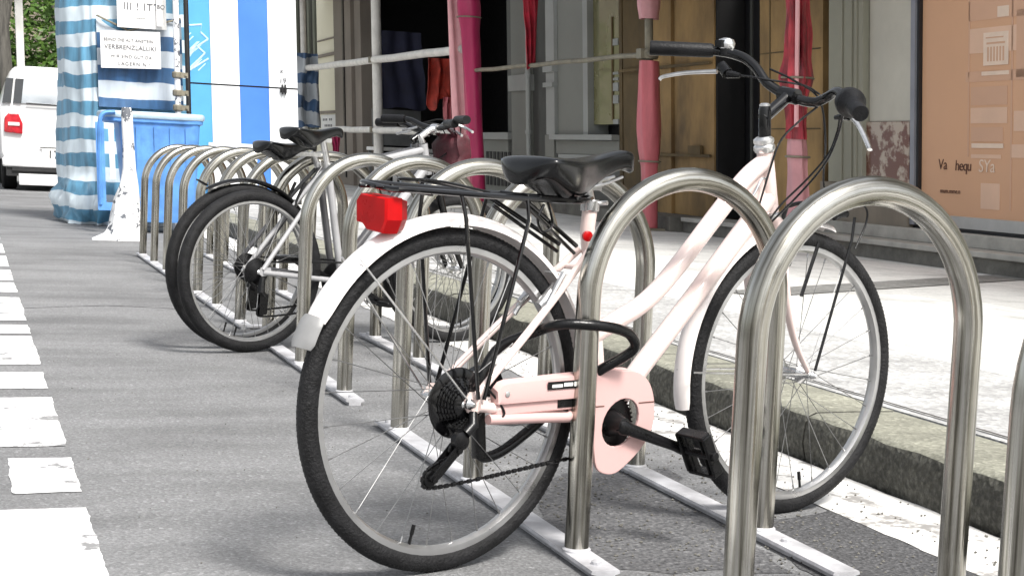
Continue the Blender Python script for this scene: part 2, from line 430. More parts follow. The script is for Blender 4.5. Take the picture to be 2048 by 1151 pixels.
def obj(name, mb, mats, parent=None, smooth=True, sheared=False, bevel=0, loc=None, sharp=35, subsurf=0):
    me = bpy.data.meshes.new(name)
    vs = [shear(v, sheared) for v in mb.v]
    me.from_pydata(vs, [], mb.f)
    bm = bmesh.new(); bm.from_mesh(me)
    bmesh.ops.recalc_face_normals(bm, faces=bm.faces)
    bm.to_mesh(me); bm.free()
    mats = mats if isinstance(mats, (list, tuple)) else [mats]
    for m_ in mats: me.materials.append(m_)
    if len(mats) > 1:
        for p, i in zip(me.polygons, mb.mi): p.material_index = i
    o = bpy.data.objects.new(name, me)
    COL.objects.link(o)
    if parent: o.parent = parent
    if loc: o.location = loc
    if bevel:
        md = o.modifiers.new('bevel', 'BEVEL'); md.width = bevel; md.segments = 2; md.limit_method = 'ANGLE'; md.angle_limit = R(35)
    if subsurf:
        md = o.modifiers.new('sub', 'SUBSURF'); md.levels = subsurf; md.render_levels = subsurf
    if smooth:
        me.shade_smooth()
        me.set_sharp_from_angle(angle=R(sharp))
    return o

def lbl(o, label=None, cat=None, group=None, kind=None):
    if label: o['label'] = label
    if cat: o['category'] = cat
    if group: o['group'] = group
    if kind: o['kind'] = kind
    return o

def thing(name, label, cat, loc=(0, 0, 0), rz=0, group=None):
    o = bpy.data.objects.new(name, None)
    COL.objects.link(o)
    o.empty_display_size = 0.1
    o.location = loc; o.rotation_euler = (0, 0, rz)
    return lbl(o, label, cat, group)

def spline(pts, n=8, closed=False):
    P = [Vector(p) for p in pts]; out = []
    L = len(P)
    rng = range(L) if closed else range(L - 1)
    for i in rng:
        p0 = P[i - 1] if (closed or i > 0) else P[0] * 2 - P[1]
        p1 = P[i]; p2 = P[(i + 1) % L]
        p3 = P[(i + 2) % L] if (closed or i + 2 < L) else P[-1] * 2 - P[-2]
        for k in range(n):
            t = k / n
            out.append(0.5 * ((2 * p1) + (-p0 + p2) * t + (2 * p0 - 5 * p1 + 4 * p2 - p3) * t * t + (-p0 + 3 * p1 - 3 * p2 + p3) * t ** 3))
    if not closed: out.append(P[-1])
    return out

def text(name, body, size, mat_, parent, loc, rot, extrude=0.002, align='LEFT', space=1.0, xs=1.0):
    c = bpy.data.curves.new(name, 'FONT')
    c.body = body; c.size = size; c.extrude = extrude; c.align_x = align; c.space_character = space
    c.materials.append(mat_)
    tmp = bpy.data.objects.new(name, c)
    COL.objects.link(tmp)
    dg = bpy.context.evaluated_depsgraph_get()
    me = bpy.data.meshes.new_from_object(tmp.evaluated_get(dg))
    bpy.data.objects.remove(tmp); bpy.data.curves.remove(c)
    me.name = name
    o = bpy.data.objects.new(name, me)
    COL.objects.link(o)
    o.parent = parent
    o.location = loc; o.rotation_euler = rot; o.scale = (xs, 1, 1)
    return o

def rag(poly, amp, step, z, seed=0):
    """resample a ground polygon and roughen its outline"""
    out = []
    for i in range(len(poly)):
        a = Vector((*poly[i], 0)); b = Vector((*poly[(i + 1) % len(poly)], 0))
        k = max(1, int((b - a).length / step))
        for j in range(k):
            p = a.lerp(b, j / k)
            n_ = mnoise.noise_vector(Vector((p.x * 9 + seed, p.y * 9, seed)))
            n2 = mnoise.noise_vector(Vector((p.x * 40 + seed, p.y * 40, seed)))
            out.append((p.x + (n_.x + 0.5 * n2.x) * amp, p.y + (n_.y + 0.5 * n2.y) * amp))
    return out

def sheet(name, poly, z, mat_, amp=0.0, step=0.05, seed=0, th=0.0):
    mb = MB()
    P = rag(poly, amp, step, z, seed) if amp else poly
    if th:
        mb.prism(P, z, z + th, 'xy')
    else:
        b = 0
        mb.v = [(x, y, z) for x, y in P]; mb.face(range(len(P)))
    bm_o = obj(name, mb, mat_, smooth=False)
    me = bm_o.data
    bm = bmesh.new(); bm.from_mesh(me)
    bmesh.ops.triangulate(bm, faces=bm.faces)
    for f in bm.faces:
        if abs(f.normal.z) > 0.5 and f.normal.z < 0 and not th: f.normal_flip()
    bm.to_mesh(me); bm.free()
    return bm_o

# ================================================================ SETTING
def struct(o): return lbl(o, kind='structure')
struct(sheet('ground', [(-400, -400), (400, -400), (400, 600), (-400, 600)], -0.004, M['asphalt']))
struct(sheet('road', [(-9, -12), (1.06, -12), (1.06, 120), (-9, 120)], 0.0, M['asphalt']))
pp = sheet('asphalt_patch', [(0.40, -0.2), (0.79, -0.2), (0.80, 0.55), (0.80, 1.05), (0.50, 0.93), (0.43, 0.45)], 0.0016, M['asphalt_dark'], 0.02, 0.04, 3)
struct(pp)
struct(sheet('worn_asphalt', [(0.06, 0.6), (0.42, 0.55), (0.50, 1.1), (0.60, 1.6), (0.15, 1.5), (0.03, 1.0)], 0.0012, M['asphalt_rough'], 0.05, 0.05, 5))

# road marking blocks along the left
blocks = [(-0.6, 1.31, -1.6), (1.47, 1.89, -1.09), (2.04, 2.87, -1.6), (3.05, 3.43, -1.6), (3.62, 4.48, -1.6), (4.55, 4.88, -1.6),
          (5.04, 6.11, -1.6), (6.38, 6.97, -1.6), (7.1, 7.84, -1.6), (8.1, 9.02, -1.6), (9.3, 10.3, -1.6), (10.8, 12.0, -1.6), (12.6, 14.5, -1.6)]
for k, (a, b_, xl) in enumerate(blocks):
    o = sheet('road_marking', [(xl, a), (-0.935, a + 0.01), (-0.935, b_), (xl, b_)], 0.0022, M['road_paint'], 0.006, 0.02, k * 3.3)
    struct(o); o['group'] = 'white painted road marking blocks'
struct(sheet('gutter_line', [(0.80, -3), (1.055, -3), (1.055, 22), (0.80, 22)], 0.0028, M['gutter_paint'], 0.012, 0.05, 11))

def crack(pts, wd, seed):
    P = spline([(x, y, 0) for x, y in pts], 14)
    random.seed(seed)
    L_, R_ = [], []
    for i, p in enumerate(P):
        t = (P[min(i + 1, len(P) - 1)] - P[max(i - 1, 0)]).normalized()
        nn = Vector((-t.y, t.x, 0))
        j = nn * (0.012 * mnoise.noise(Vector((p.x * 14, p.y * 14, seed))))
        w_ = wd * random.uniform(0.25, 1.0)
        L_.append(tuple((p + j + nn * w_)[:2])); R_.append(tuple((p + j - nn * w_)[:2]))
    mb = MB(); mb.v = [(x, y, 0.0012) for x, y in L_ + R_]
    n = len(L_)
    for i in range(n - 1): mb.face((i, i + 1, n + i + 1, n + i))
    o = obj('asphalt_crack', mb, M['asphalt_rough'], smooth=False)
    for pl in o.data.polygons:
        if pl.normal.z < 0: pl.flip()
    return struct(o)
crack([(-0.93, 5.6), (-0.5, 5.75), (0.0, 5.6), (0.5, 5.8)], 0.012, 1)
def gravel():
    random.seed(21)
    mb = MB()
    for _ in range(1500):
        q = random.random()
        if q < 0.50: x, y = random.uniform(0.08, 0.75), random.uniform(0.45, 1.9)
        elif q < 0.85: x, y = random.gauss(0.93, 0.10), random.uniform(0.2, 5.0)
        else: x, y = random.uniform(-0.9, 0.9), random.uniform(0.3, 4.0)
        r = random.uniform(0.0012, 0.0042) * (1 if q < 0.85 else 0.6)
        z = 0.005 if 0.79 < x < 1.06 else 0.003
        b = len(mb.v)
        for (dx, dy, dz) in ((1, 0, 0), (0, 1, 0), (-1, 0, 0), (0, -1, 0), (0.1, 0.1, 0.8), (0, 0, -0.9)):
            mb.v.append((x + r * dx * random.uniform(0.7, 1.4), y + r * dy * random.uniform(0.7, 1.4), z + r * dz))
        for f in ((0, 1, 4), (1, 2, 4), (2, 3, 4), (3, 0, 4), (1, 0, 5), (2, 1, 5), (3, 2, 5), (0, 3, 5)):
            mb.face([b + i for i in f])
    o = obj('gravel', mb, M['riser'], smooth=False)
    return lbl(o, 'scattered grit and small stones between the racks and the kerb', 'gravel', kind='stuff')
gravel()

# kerb: stone blocks in one course
def kerb():
    mb = MB()
    y = -3.2
    random.seed(3)
    while y < 26:
        L = random.uniform(0.85, 1.25)
        y1 = y + L - 0.008
        nx = 14
        # profile across (x,z): face leaning back a touch, rounded arris, top
        prof = [(1.066, 0.0), (1.062, 0.05), (1.066, 0.10), (1.075, 0.128), (1.10, 0.139), (1.22, 0.141), (1.36, 0.140)]
        rings = []
        dz = random.uniform(-0.003, 0.003)
        for i in range(nx + 1):
            yy = y + (y1 - y) * i / nx
            ring = []
            for j, (px, pz) in enumerate(prof):
                q = mnoise.noise(Vector((yy * 7, j * 0.9, 2.2))) * (0.012 if j < 4 else 0.003)
                ring.append((px + (q if j < 5 else 0), yy, pz + dz + (q * 0.4 if 2 < j < 6 else 0)))
            rings.append(ring)
        b = len(mb.v)
        k = len(prof)
        for rg in rings: mb.v += rg
        for i in range(nx):
            for j in range(k - 1):
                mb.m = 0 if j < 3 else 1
                mb.face((b + i * k + j, b + i * k + j + 1, b + (i + 1) * k + j + 1, b + (i + 1) * k + j))
        mb.m = 0
        for e in (0, nx):
            mb.face([b + e * k + j for j in range(k)])
        y += L
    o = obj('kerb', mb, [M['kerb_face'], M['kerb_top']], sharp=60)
    return o
struct(kerb())
def slab(name, x0, x1, y0, y1, z0, z1, m_):
    return struct(obj(name, MB().box(x0, x1, y0, y1, z0, z1), m_, smooth=False))
slab('kerb_bed', 1.10, 1.41, -3.2, 60, -0.02, 0.125, M['kerb_face'])
slab('slab_course', 1.37, 2.25, -8, 60, -0.02, 0.141, M['slabs'])
slab('sidewalk', 2.254, 9.5, -8, 60, -0.02, 0.141, M['pavers'])
struct(sheet('drain_strip', [(2.9, 5.27), (6.05, 7.05), (6.05, 7.45), (2.7, 5.52)], 0.146, M['band'], 0.01, 0.1, 2))
struct(sheet('pavement_seam', [(1.404, -3), (1.416, -3), (1.416, 40), (1.404, 40)], 0.146, M['frame_dark']))

# ================================================================ BIKE RACKS
SP, LW, HT, DL = 0.7068, 0.5019, 0.7921, 0.2257
TR = 0.0253
ex, ey = math.cos(DL), math.sin(DL)
def rack(k0, k1, label, end_bar=False):
    y0 = (k0 - 0.22) * SP if k0 > -2 else (k0 - 0.3) * SP
    root = thing('bike_rack', label, 'bike rack', (0, k0 * SP, 0), 0, 'bike racks bolted along the kerb')
    for X, yo in ((0, 0), (LW * ex, LW * ey)):
        mb = MB()
        a = -0.36 if (X and k0 == 1) else -0.16
        b_ = (k1 - k0) * SP + 0.17
        wd = 0.026
        prof = [(-wd - 0.005, 0.014), (-wd - 0.003, 0.0205), (wd + 0.003, 0.0205), (wd + 0.005, 0.014)]
        rings = [[(X + px, yo + yy, pz) for px, pz in prof] + [(X + wd - 0.006, yo + yy, 0.011), (X + wd - 0.006, yo + yy, 0.0005), (X - wd + 0.006, yo + yy, 0.0005), (X - wd + 0.006, yo + yy, 0.011)] for yy in (a, a + 0.01, b_ - 0.01, b_)]
        mb.loft(rings)
        obj('rail', mb, M['galv'], root, smooth=False)
    for k in range(k0, k1 + 1):
        mb = MB()
        yb = (k - k0) * SP
        ra = LW / 2
        pts = []
        zs = HT - ra
        for i in range(7): pts.append((0, yb, 0.018 + (zs - 0.018) * i / 6.0))
        nseg = 28
        for i in range(1, nseg):
            an = PI * i / nseg
            u = ra - ra * math.cos(an)
            pts.append((u * ex, yb + u * ey, zs + ra * math.sin(an)))
        for i in range(7): pts.append((LW * ex, yb + LW * ey, zs - (zs - 0.018) * i / 6.0))
        mb.tube(pts, TR, 24)
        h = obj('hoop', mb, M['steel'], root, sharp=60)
        at = h.data.attributes.new('tube_co', 'FLOAT_VECTOR', 'POINT')
        acc = 0.0
        for i in range(len(pts)):
            if i: acc += (Vector(pts[i]) - Vector(pts[i - 1])).length
            for q in range(24):
                a = 2 * PI * q / 24
                at.data[i * 24 + q].vector = (math.cos(a) + k * 3.7, math.sin(a), acc * 0.55)
        # small welded foot plates
        fb = MB()
        for X, yo in ((0, 0), (LW * ex, LW * ey)):
            fb.lathe((X, yb + yo, 0.0205), (0, 0, 1), [(0.030, 0), (0.030, 0.004), (0.0262, 0.008)], 20)
        obj('weld_collar', fb, M['galv'], h)
    if end_bar:
        mb = MB()
        q = -0.15
        mb.tube([(0.0, q, 0.013), (LW * ex, q + LW * ey, 0.013)], 0.011, 6, flat=(0.7, 2.0))
        obj('cross_bar', mb, M['galv'], root, smooth=False)
    mb = MB()
    for X, yo in ((0, 0), (LW * ex, LW * ey)):
        for yy in (-0.11, (k1 - k0) * SP + 0.12):
            mb.lathe((X, yo + yy, 0.0205), (0, 0, 1), [(0.011, 0), (0.011, 0.006), (0.006, 0.009), (0.004, 0.0095)], 10)
    obj('bolt_heads', mb, M['galv'], root)
    return root
rack(-2, 0, 'nearest stainless hoop rack, cut off by the right edge, before the pink bike front wheel')
rack(1, 3, 'stainless hoop rack that the pink bike stands in, arch in front of its frame')
rack(4, 6, 'second rack of stainless hoops, holding the white and the dark bikes', )
rack(7, 9, 'empty stainless rack seen through the rear wheels of the farther bikes', True)
rack(10, 13, 'farthest stainless hoop rack, ending beside the blue bin and peeling white post')

# ================================================================ BICYCLE PARTS
def wheel(parent, name, cx, cz, yaw, Rt=0.34, wt=0.0205, nsp=28, rear=False, rimm=None, seed=0, spoke_r=0.0011):
    """wheel in bike-local space; axle along local y"""
    c = Vector((cx, 0, cz)); ca, sa = math.cos(yaw), math.sin(yaw)
    def P(r, a, y):
        x = r * math.cos(a); z = r * math.sin(a)
        return (cx + x * ca - y * sa, x * sa + y * ca, cz + z)
    seg = 72
    rim = MB()
    ro = Rt - wt * 1.55; ri = ro - 0.019
    prof = [(ro + 0.004, -0.012), (ro, -0.0135), (ri + 0.004, -0.0125), (ri, -0.006), (ri - 0.002, 0), (ri, 0.006), (ri + 0.004, 0.0125), (ro, 0.0135), (ro + 0.004, 0.012)]
    rim.loft([[P(r, 2 * PI * k / seg, y) for r, y in prof] for k in range(seg)], closed=True)
    ob = obj(name, rim, rimm or M['rim'], parent, sharp=50)
    ty = MB()
    rc = Rt - wt
    rings = []
    for k in range(seg):
        a = 2 * PI * k / seg
        rings.append([P(rc + wt * math.cos(b_) * (1.0), a, wt * 0.98 * math.sin(b_)) for b_ in [2 * PI * j / 14 for j in range(14)]])
    ty.loft(rings, closed=True)
    # tread ribs
    nt_ = 190
    for k in range(nt_):
        a = 2 * PI * k / nt_
        for sgn in (-1, 1):
            b0 = 0.35 * sgn; b1 = 0.85 * sgn
            da = 0.010
            q = []
            for (aa, bb) in ((a, b0), (a + da, b0), (a + da * 1.8, b1), (a + da * 0.8, b1)):
                q.append(P(rc + (wt - 0.002) * math.cos(bb), aa, (wt - 0.002) * math.sin(bb)))
            q2 = []
            for (aa, bb) in ((a, b0), (a + da, b0), (a + da * 1.8, b1), (a + da * 0.8, b1)):
                q2.append(P(rc + (wt + 0.0003) * math.cos(bb), aa, (wt + 0.0003) * math.sin(bb)))
            ty.hexa(q + q2)
    obj('tyre', ty, M['rubber'], ob, sharp=50)
    hub = MB()
    ax = (-sa, ca, 0)
    fl = 0.030
    hub.lathe((cx, 0, cz), ax, [(0.005, -0.065), (0.009, -0.062), (0.009, -0.045), (0.022, -fl - 0.003), (0.022, -fl), (0.012, -fl + 0.004), (0.012, fl - 0.004), (0.022, fl), (0.022, fl + 0.003), (0.009, 0.045), (0.009, 0.062), (0.005, 0.065)], 20)
    obj('hub', hub, M['silver'], ob)
    for k in range(nsp):
        sgn = 1 if k % 2 else -1
        a = 2 * PI * (k + 0.5) / nsp
        off = (1 if (k // 2) % 2 else -1) * 1.05
        p0 = Vector(P(0.020, a + off, sgn * fl)); p1 = Vector(P(ri, a, 0))
        s_ = MB().tube([p0, p1], spoke_r, 5)
        nip = p1 + (p0 - p1).normalized() * 0.013
        s_.tube([nip, p1], 0.0022, 6)
        obj('spoke', s_, M['spoke'], ob)
    v = MB()
    a = 4.45 if rear else 4.9
    v.tube([P(ri, a, 0.0), P(ri - 0.035, a, 0.0)], [0.0035, 0.0025], 8)
    v.tube([P(ri - 0.02, a, 0.0), P(ri - 0.04, a, 0.0)], 0.0042, 8)
    obj('valve', v, M['black'], ob)
    return ob

def fender(name, parent, cx, cz, yaw, rf, a0, a1, wd, m_, n=40, depth=0.012, th=0.002):
    ca, sa = math.cos(yaw), math.sin(yaw)
    mb = MB(); rings = []
    for i in range(n + 1):
        a = a0 + (a1 - a0) * i / n
        e = min(i, n - i) / n
        wk = wd * (1.0 if e > 0.03 else 0.8 + 0.2 * e / 0.03)
        ring = []
        J = 8
        for lay in (0, 1):
            js = range(J + 1) if lay == 0 else range(J, -1, -1)
            for j in js:
                t = -1 + 2 * j / J
                r = rf - depth * t * t * (1 if abs(t) < 0.99 else 1.15) - (th if lay else 0)
                y = wk / 2 * t
                x = r * math.cos(a); z = r * math.sin(a)
                ring.append((cx + x * ca - y * sa, x * sa + y * ca, cz + z))
        rings.append(ring)
    mb.loft(rings)
    return obj(name, mb, m_, parent, sharp=50)

def saddle(parent, u0, u1, v0, vn, hw=0.088, m_=None, tail=None):
    mb = MB(); rings = []
    n = 26
    for i in range(n + 1):
        t = i / n
        u = u0 + (u1 - u0) * t
        # half width: broad back, tapering to the nose
        wv = hw * (math.sin(min(1, t / 0.10) * PI / 2) ** 0.6) * (1 - 0.0 * t)
        k = 1 / (1 + math.exp((t - 0.46) * 10))
        wv = wv * (0.24 + 0.76 * k) if t > 0.02 else hw * 0.35
        if t > 0.93: wv *= math.sqrt(max(0.03, 1 - ((t - 0.93) / 0.072) ** 2))
        top = v0 + (vn - v0) * t + 0.007 * math.cos(t * 2 * PI) - 0.004
        if t > 0.85: top -= 0.016 * ((t - 0.85) / 0.15) ** 2
        if t < 0.08: top -= 0.02 * (1 - t / 0.08) ** 2
        dep = (0.030 + 0.046 * math.exp(-((t - 0.40) / 0.26) ** 2)) * (hw / 0.092)
        ring = []
        for j in range(20):
            a = 2 * PI * j / 20
            y = wv * math.copysign(abs(math.cos(a)) ** 0.8, math.cos(a))
            sz = math.sin(a)
            z = top + (0.0 if sz > 0 else 0) + (0.012 * (sz ** 0.8 - 1) if sz >= 0 else -0.012 - dep * (abs(sz) ** 0.35))
            if sz < 0:
                y *= (0.92 if abs(sz) < 0.7 else 0.75)
            ring.append((u, y, z))
        rings.append(ring)
    mb.loft(rings)
    o = obj('saddle', mb, m_ or M['leather'], parent, sharp=70, subsurf=1)
    return o

# local frame of a parked bike: x forward, y to the rider's left, z up
BB = (-0.305, 0.6772); BANG = 0.3666
# ---------------------------------------------------------------- pink bicycle
def pink_bike():
    root = thing('bicycle', 'pale pink step-through bicycle with chain guard, black saddle, rear carrier and red tail light', 'bicycle', (BB[0], BB[1], 0), BANG)
    pk = M['pink']
    # frame
    f = MB()
    f.tube([(0.425, 0, 0.25), (0.400, 0, 0.42), (0.358, 0, 0.68), (0.364, 0, 0.735)], 0.0160, 16)
    f.tube(spline([(0.385, 0, 0.452), (0.452, 0, 0.482), (0.54, 0, 0.522), (0.628, 0, 0.592), (0.763, 0, 0.724), (0.845, 0, 0.800), (0.905, 0, 0.838)], 6), 0.0205, 18)
    f.tube([(0.430, 0, 0.268), (0.535, 0, 0.377), (0.696, 0, 0.532), (0.866, 0, 0.700), (0.925, 0, 0.752)], 0.0225, 18)
    f.tube([(0.938, 0, 0.715), (0.903, 0, 0.866)], 0.0195, 18)
    f.prism([(0.83, 0.775), (0.90, 0.83), (0.925, 0.75), (0.87, 0.70)], -0.006, 0.006)
    f.tube([(0.43, -0.034, 0.262), (0.43, 0.034, 0.262)], 0.021, 20)
    for s in (-1, 1):
        f.tube(spline([(0.352, s * 0.016, 0.635), (0.30, s * 0.028, 0.59), (0.168, s * 0.050, 0.478), (0.022, s * 0.064, 0.352)], 5), 0.0082, 12)
        f.tube(spline([(0.42, s * 0.028, 0.262), (0.33, s * 0.040, 0.285), (0.20, s * 0.055, 0.310), (0.030, s * 0.064, 0.335)], 5), 0.0110, 12)
        f.prism([(-0.005, 0.345), (0.010, 0.365), (0.045, 0.362), (0.060, 0.335), (0.030, 0.322), (0.005, 0.325)], s * 0.064 - 0.003, s * 0.064 + 0.003)
    f.tube([(0.32, -0.03, 0.60), (0.32, 0.03, 0.60)], 0.006, 10)
    fr = obj('frame', f, pk, root, sharp=50)
    # silver badge ornament on the head gusset
    b = MB(); b.tube(spline([(0.815, -0.024, 0.735), (0.845, -0.025, 0.762), (0.868, -0.024, 0.795), (0.885, -0.022, 0.800)], 4), 0.0035, 8)
    obj('cable_guide', b, M['silver'], fr)
    # headset
    h = MB()
    h.lathe((0.9025, 0, 0.866), (-0.035 / 0.15, 0, 1), [(0.0215, -0.006), (0.025, 0.0), (0.025, 0.008), (0.021, 0.012), (0.024, 0.016), (0.024, 0.024), (0.016, 0.030)], 24)
    obj('headset', h, M['silver'], root); h = MB()
    h.lathe((0.938, 0, 0.712), (-0.035 / 0.15, 0, 1), [(0.022, -0.006), (0.025, -0.002), (0.025, 0.006), (0.02, 0.010)], 24)
    obj('fork_crown_race', h, M['silver'], root)
    # fork with both blades
    k = MB()
    cxf, czf = 1.0462, 0.34
    k.tube([(0.936, -0.052, 0.668), (0.940, -0.02, 0.700), (0.940, 0.02, 0.700), (0.936, 0.052, 0.668)], 0.0135, 12)
    for s in (-1, 1):
        k.tube(spline([(0.937, s * 0.048, 0.685), (0.930, s * 0.053, 0.60), (0.952, s * 0.056, 0.50), (0.990, s * 0.056, 0.415), (1.043, s * 0.055, 0.345)], 6), [0.0150 - 0.0085 * i / 24 for i in range(25)], 12, flat=(1.15, 0.8))
    fk = obj('fork', k, pk, root, sharp=50)
    # wheels
    wheel(root, 'wheel', 0.0, 0.34, 0.0, rear=True, spoke_r=0.0010)
    wheel(root, 'wheel', cxf, czf, -0.065, spoke_r=0.0010)
    # mudguards
    fender('rear_mudguard', root, 0.0, 0.34, 0, 0.368, R(14), R(152), 0.066, M['pink_shade'], depth=0.018)
    fp = root.children[-1]
    fender('mudflap', fp, 0.0, 0.34, 0, 0.371, R(151), R(161), 0.074, M['flap'], n=6, depth=0.012)
    ff = fender('front_mudguard', root, cxf, czf, -0.065, 0.368, R(73), R(191), 0.052, M['pink_shade'])
    for s in (-1, 1):
        st = MB(); st.tube([(cxf + 0.002, s * 0.062, 0.343), (cxf - 0.366, s * 0.026, 0.362)], 0.0022, 6)
        obj('mudguard_stay', st, M['silver'], ff)
        st = MB(); st.tube([(0.004, s * 0.072, 0.345), (-0.235, s * 0.030, 0.620)], 0.0022, 6)
        obj('mudguard_stay', st, M['silver'], fp)
    # V brakes
    vb = MB()
    for s in (-1, 1):
        vb.tube([(0.962, s * 0.040, 0.60), (1.02, s * 0.036, 0.70), (1.03, s * 0.03, 0.735)], [0.006, 0.007, 0.005], 8)
        vb.tube([(0.975, s * 0.030, 0.640), (1.01, s * 0.028, 0.665)], 0.008, 8)
    vb.tube(spline([(1.03, 0.03, 0.735), (1.05, 0.0, 0.745), (1.09, -0.04, 0.742), (1.125, -0.06, 0.755)], 5), 0.005, 8)
    vb.box(1.075, 1.115, -0.04, 0.0, 0.728, 0.742)
    vb.tube([(1.04, -0.035, 0.728), (1.12, -0.045, 0.728), (1.165, -0.055, 0.742), (1.185, -0.058, 0.756)], [0.008, 0.010, 0.008, 0.005], 8)
    vb.tube([(1.09, -0.045, 0.730), (1.11, -0.05, 0.716), (1.15, -0.05, 0.722)], [0.009, 0.010, 0.006], 8)
    vb.tube([(1.10, -0.02, 0.735), (1.15, -0.035, 0.742), (1.205, -0.05, 0.762)], [0.013, 0.012, 0.007], 10)
    vb.tube([(1.12, -0.045, 0.728), (1.16, -0.045, 0.722)], 0.009, 10)
    vb.tube([(1.13, -0.03, 0.750), (1.19, -0.02, 0.752)], 0.008, 8)
    obj('front_brake', vb, M['black'], root)
    rb = MB()
    for s in (-1, 1):
        rb.tube([(0.200, s * 0.040, 0.500), (0.262, s * 0.038, 0.590)], 0.0065, 8)
        rb.tube([(0.205, s * 0.030, 0.525), (0.25, s * 0.026, 0.565)], 0.008, 8)
    rb.tube([(0.262, -0.04, 0.590), (0.262, 0.04, 0.590)], 0.003, 6)
    obj('rear_brake', rb, M['silver'], root)
    # carrier
    c = MB()
    rl = [(-0.180, -0.045, 0.752), (-0.15, -0.062, 0.752), (0.02, -0.062, 0.745), (0.25, -0.058, 0.738), (0.335, -0.030, 0.742), (0.345, 0.0, 0.745), (0.335, 0.03, 0.742), (0.25, 0.058, 0.742), (0.02, 0.062, 0.752), (-0.15, 0.062, 0.760), (-0.180, 0.045, 0.760)]
    c.tube(spline(rl, 4, True), 0.0058, 8, closed=True)
    for y in (-0.025, 0.025):
        c.tube([(-0.205, y, 0.755), (0.33, y, 0.742)], 0.0034, 8)
    for x in (-0.10, 0.05, 0.17, 0.27):
        c.tube([(x, -0.062, 0.744), (x, 0.062, 0.750)], 0.0034, 8)
    for s in (-1, 1):
        c.tube([(-0.03, s * 0.062, 0.745), (-0.026, s * 0.074, 0.70), (0.020, s * 0.078, 0.352)], 0.0042, 8)
        c.tube([(0.135, s * 0.062, 0.743), (0.132, s * 0.074, 0.70), (0.034, s * 0.078, 0.350)], 0.0042, 8)
        c.tube([(0.135, s * 0.055, 0.738), (0.305, s * 0.026, 0.645)], 0.0048, 8)
        c.tube([(0.145, s * 0.055, 0.722), (0.300, s * 0.026, 0.630)], 0.0040, 8)
    rk = obj('carrier', c, M['black_gloss'], root)
    cl = MB()
    cl.tube(spline([(0.06, -0.035, 0.75), (-0.06, -0.032, 0.768), (-0.12, -0.02, 0.77), (-0.12, 0.02, 0.77), (-0.06, 0.032, 0.768), (0.06, 0.035, 0.755)], 5), 0.0034, 6)
    obj('spring_clip', cl, M['black_gloss'], rk); cl = MB()
    cl.tube(spline([(0.20, -0.05, 0.735), (0.215, -0.05, 0.69), (0.19, -0.05, 0.675), (0.175, -0.05, 0.70), (0.19, -0.05, 0.73)], 5), 0.0028, 6)
    obj('strap_hook', cl, M['black_gloss'], rk)
    # tail light
    t = MB()
    poly = [(-0.050, 0.694), (-0.036, 0.668), (0.014, 0.672), (0.030, 0.684), (0.050, 0.686), (0.053, 0.728), (0.040, 0.742), (-0.048, 0.736)]
    rings = []
    for x, s_ in ((-0.195, 0.90), (-0.191, 0.97), (-0.172, 1.0), (-0.158, 0.98)):
        rings.append([(x, y * s_, 0.705 + (z - 0.705) * s_) for y, z in poly])
    t.loft(rings)
    tl = obj('tail_light', t, M['red_lens'], root, sharp=25)
    t2 = MB()
    t2.loft([[(x, y * s_, 0.705 + (z - 0.705) * s_) for y, z in poly] for x, s_ in ((-0.158, 0.94), (-0.140, 0.80), (-0.134, 0.6))])
    obj('lamp_housing', t2, M['red_dark'], tl, sharp=25)
    # seat
    sd_ = saddle(root, 0.158, 0.480, 0.822, 0.850, 0.092)
    sc = MB()
    sc.tube([(0.362, 0, 0.730), (0.345, 0, 0.775)], 0.0125, 16)
    for s in (-1, 1):
        sc.tube(spline([(0.44, s * 0.012, 0.790), (0.36, s * 0.022, 0.770), (0.27, s * 0.024, 0.765), (0.19, s * 0.045, 0.79)], 5), 0.0035, 8)
    sc.box(0.32, 0.375, -0.02, 0.02, 0.760, 0.780)
    sc.lathe((0.362, 0, 0.728), (0, 0, 1), [(0.0185, -0.012), (0.020, -0.010), (0.020, 0.010), (0.0185, 0.012)], 16)
    sc.tube([(0.375, 0.0, 0.732), (0.385, -0.028, 0.735)], 0.005, 8)
    obj('seat_post', sc, M['silver'], root)
    rf = MB(); rf.lathe((0.34, -0.018, 0.665), (-0.4, -1, 0), [(0.011, 0), (0.011, 0.008), (0.005, 0.011)], 14)
    obj('seat_tube_reflector', rf, M['red_lens'], root)
    # stem and bars
    s_ = MB()
    s_.tube([(0.903, 0, 0.875), (0.8955, 0, 0.955), (0.8945, 0, 0.966)], [0.0145, 0.0145, 0.0115], 16)
    s_.tube([(0.890, 0, 0.935), (0.945, 0, 0.972), (0.978, 0, 0.995)], 0.0145, 16, flat=(1.0, 0.95))
    s_.tube([(0.978, 0.024, 0.998), (0.978, -0.024, 0.990)], 0.0185, 16)
    stem = obj('stem', s_, M['black_gloss'], root, sharp=50)
    cp = MB(); cp.lathe((0.8945, 0, 0.9665), (-0.08, 0, 1), [(0.0125, -0.002), (0.0125, 0.002), (0.008, 0.005), (0.003, 0.0055)], 16)
    obj('stem_bolt', cp, M['silver'], stem)
    barp = spline([(0.820, 0.293, 1.098), (0.924, 0.20, 1.098), (0.953, 0.135, 1.085), (0.962, 0.095, 1.060), (0.962, 0.058, 1.024), (0.974, 0.022, 1.001), (0.980, 0, 0.994), (0.992, -0.028, 0.983), (1.004, -0.058, 0.980), (1.006, -0.09, 0.992), (0.992, -0.13, 1.003), (0.955, -0.19, 0.981), (0.880, -0.282, 0.950)], 8)
    bmb = MB(); bmb.tube(barp, 0.0118, 14)
    bar = obj('handlebar', bmb, M['black_gloss'], root, sharp=60)
    g = MB()
    g.tube([(0.812, 0.300, 1.098), (0.815, 0.297, 1.098), (0.921, 0.203, 1.098), (0.926, 0.198, 1.098)], [0.0165, 0.0178, 0.0170, 0.0150], 18)
    obj('grip', g, M['grip'], bar)
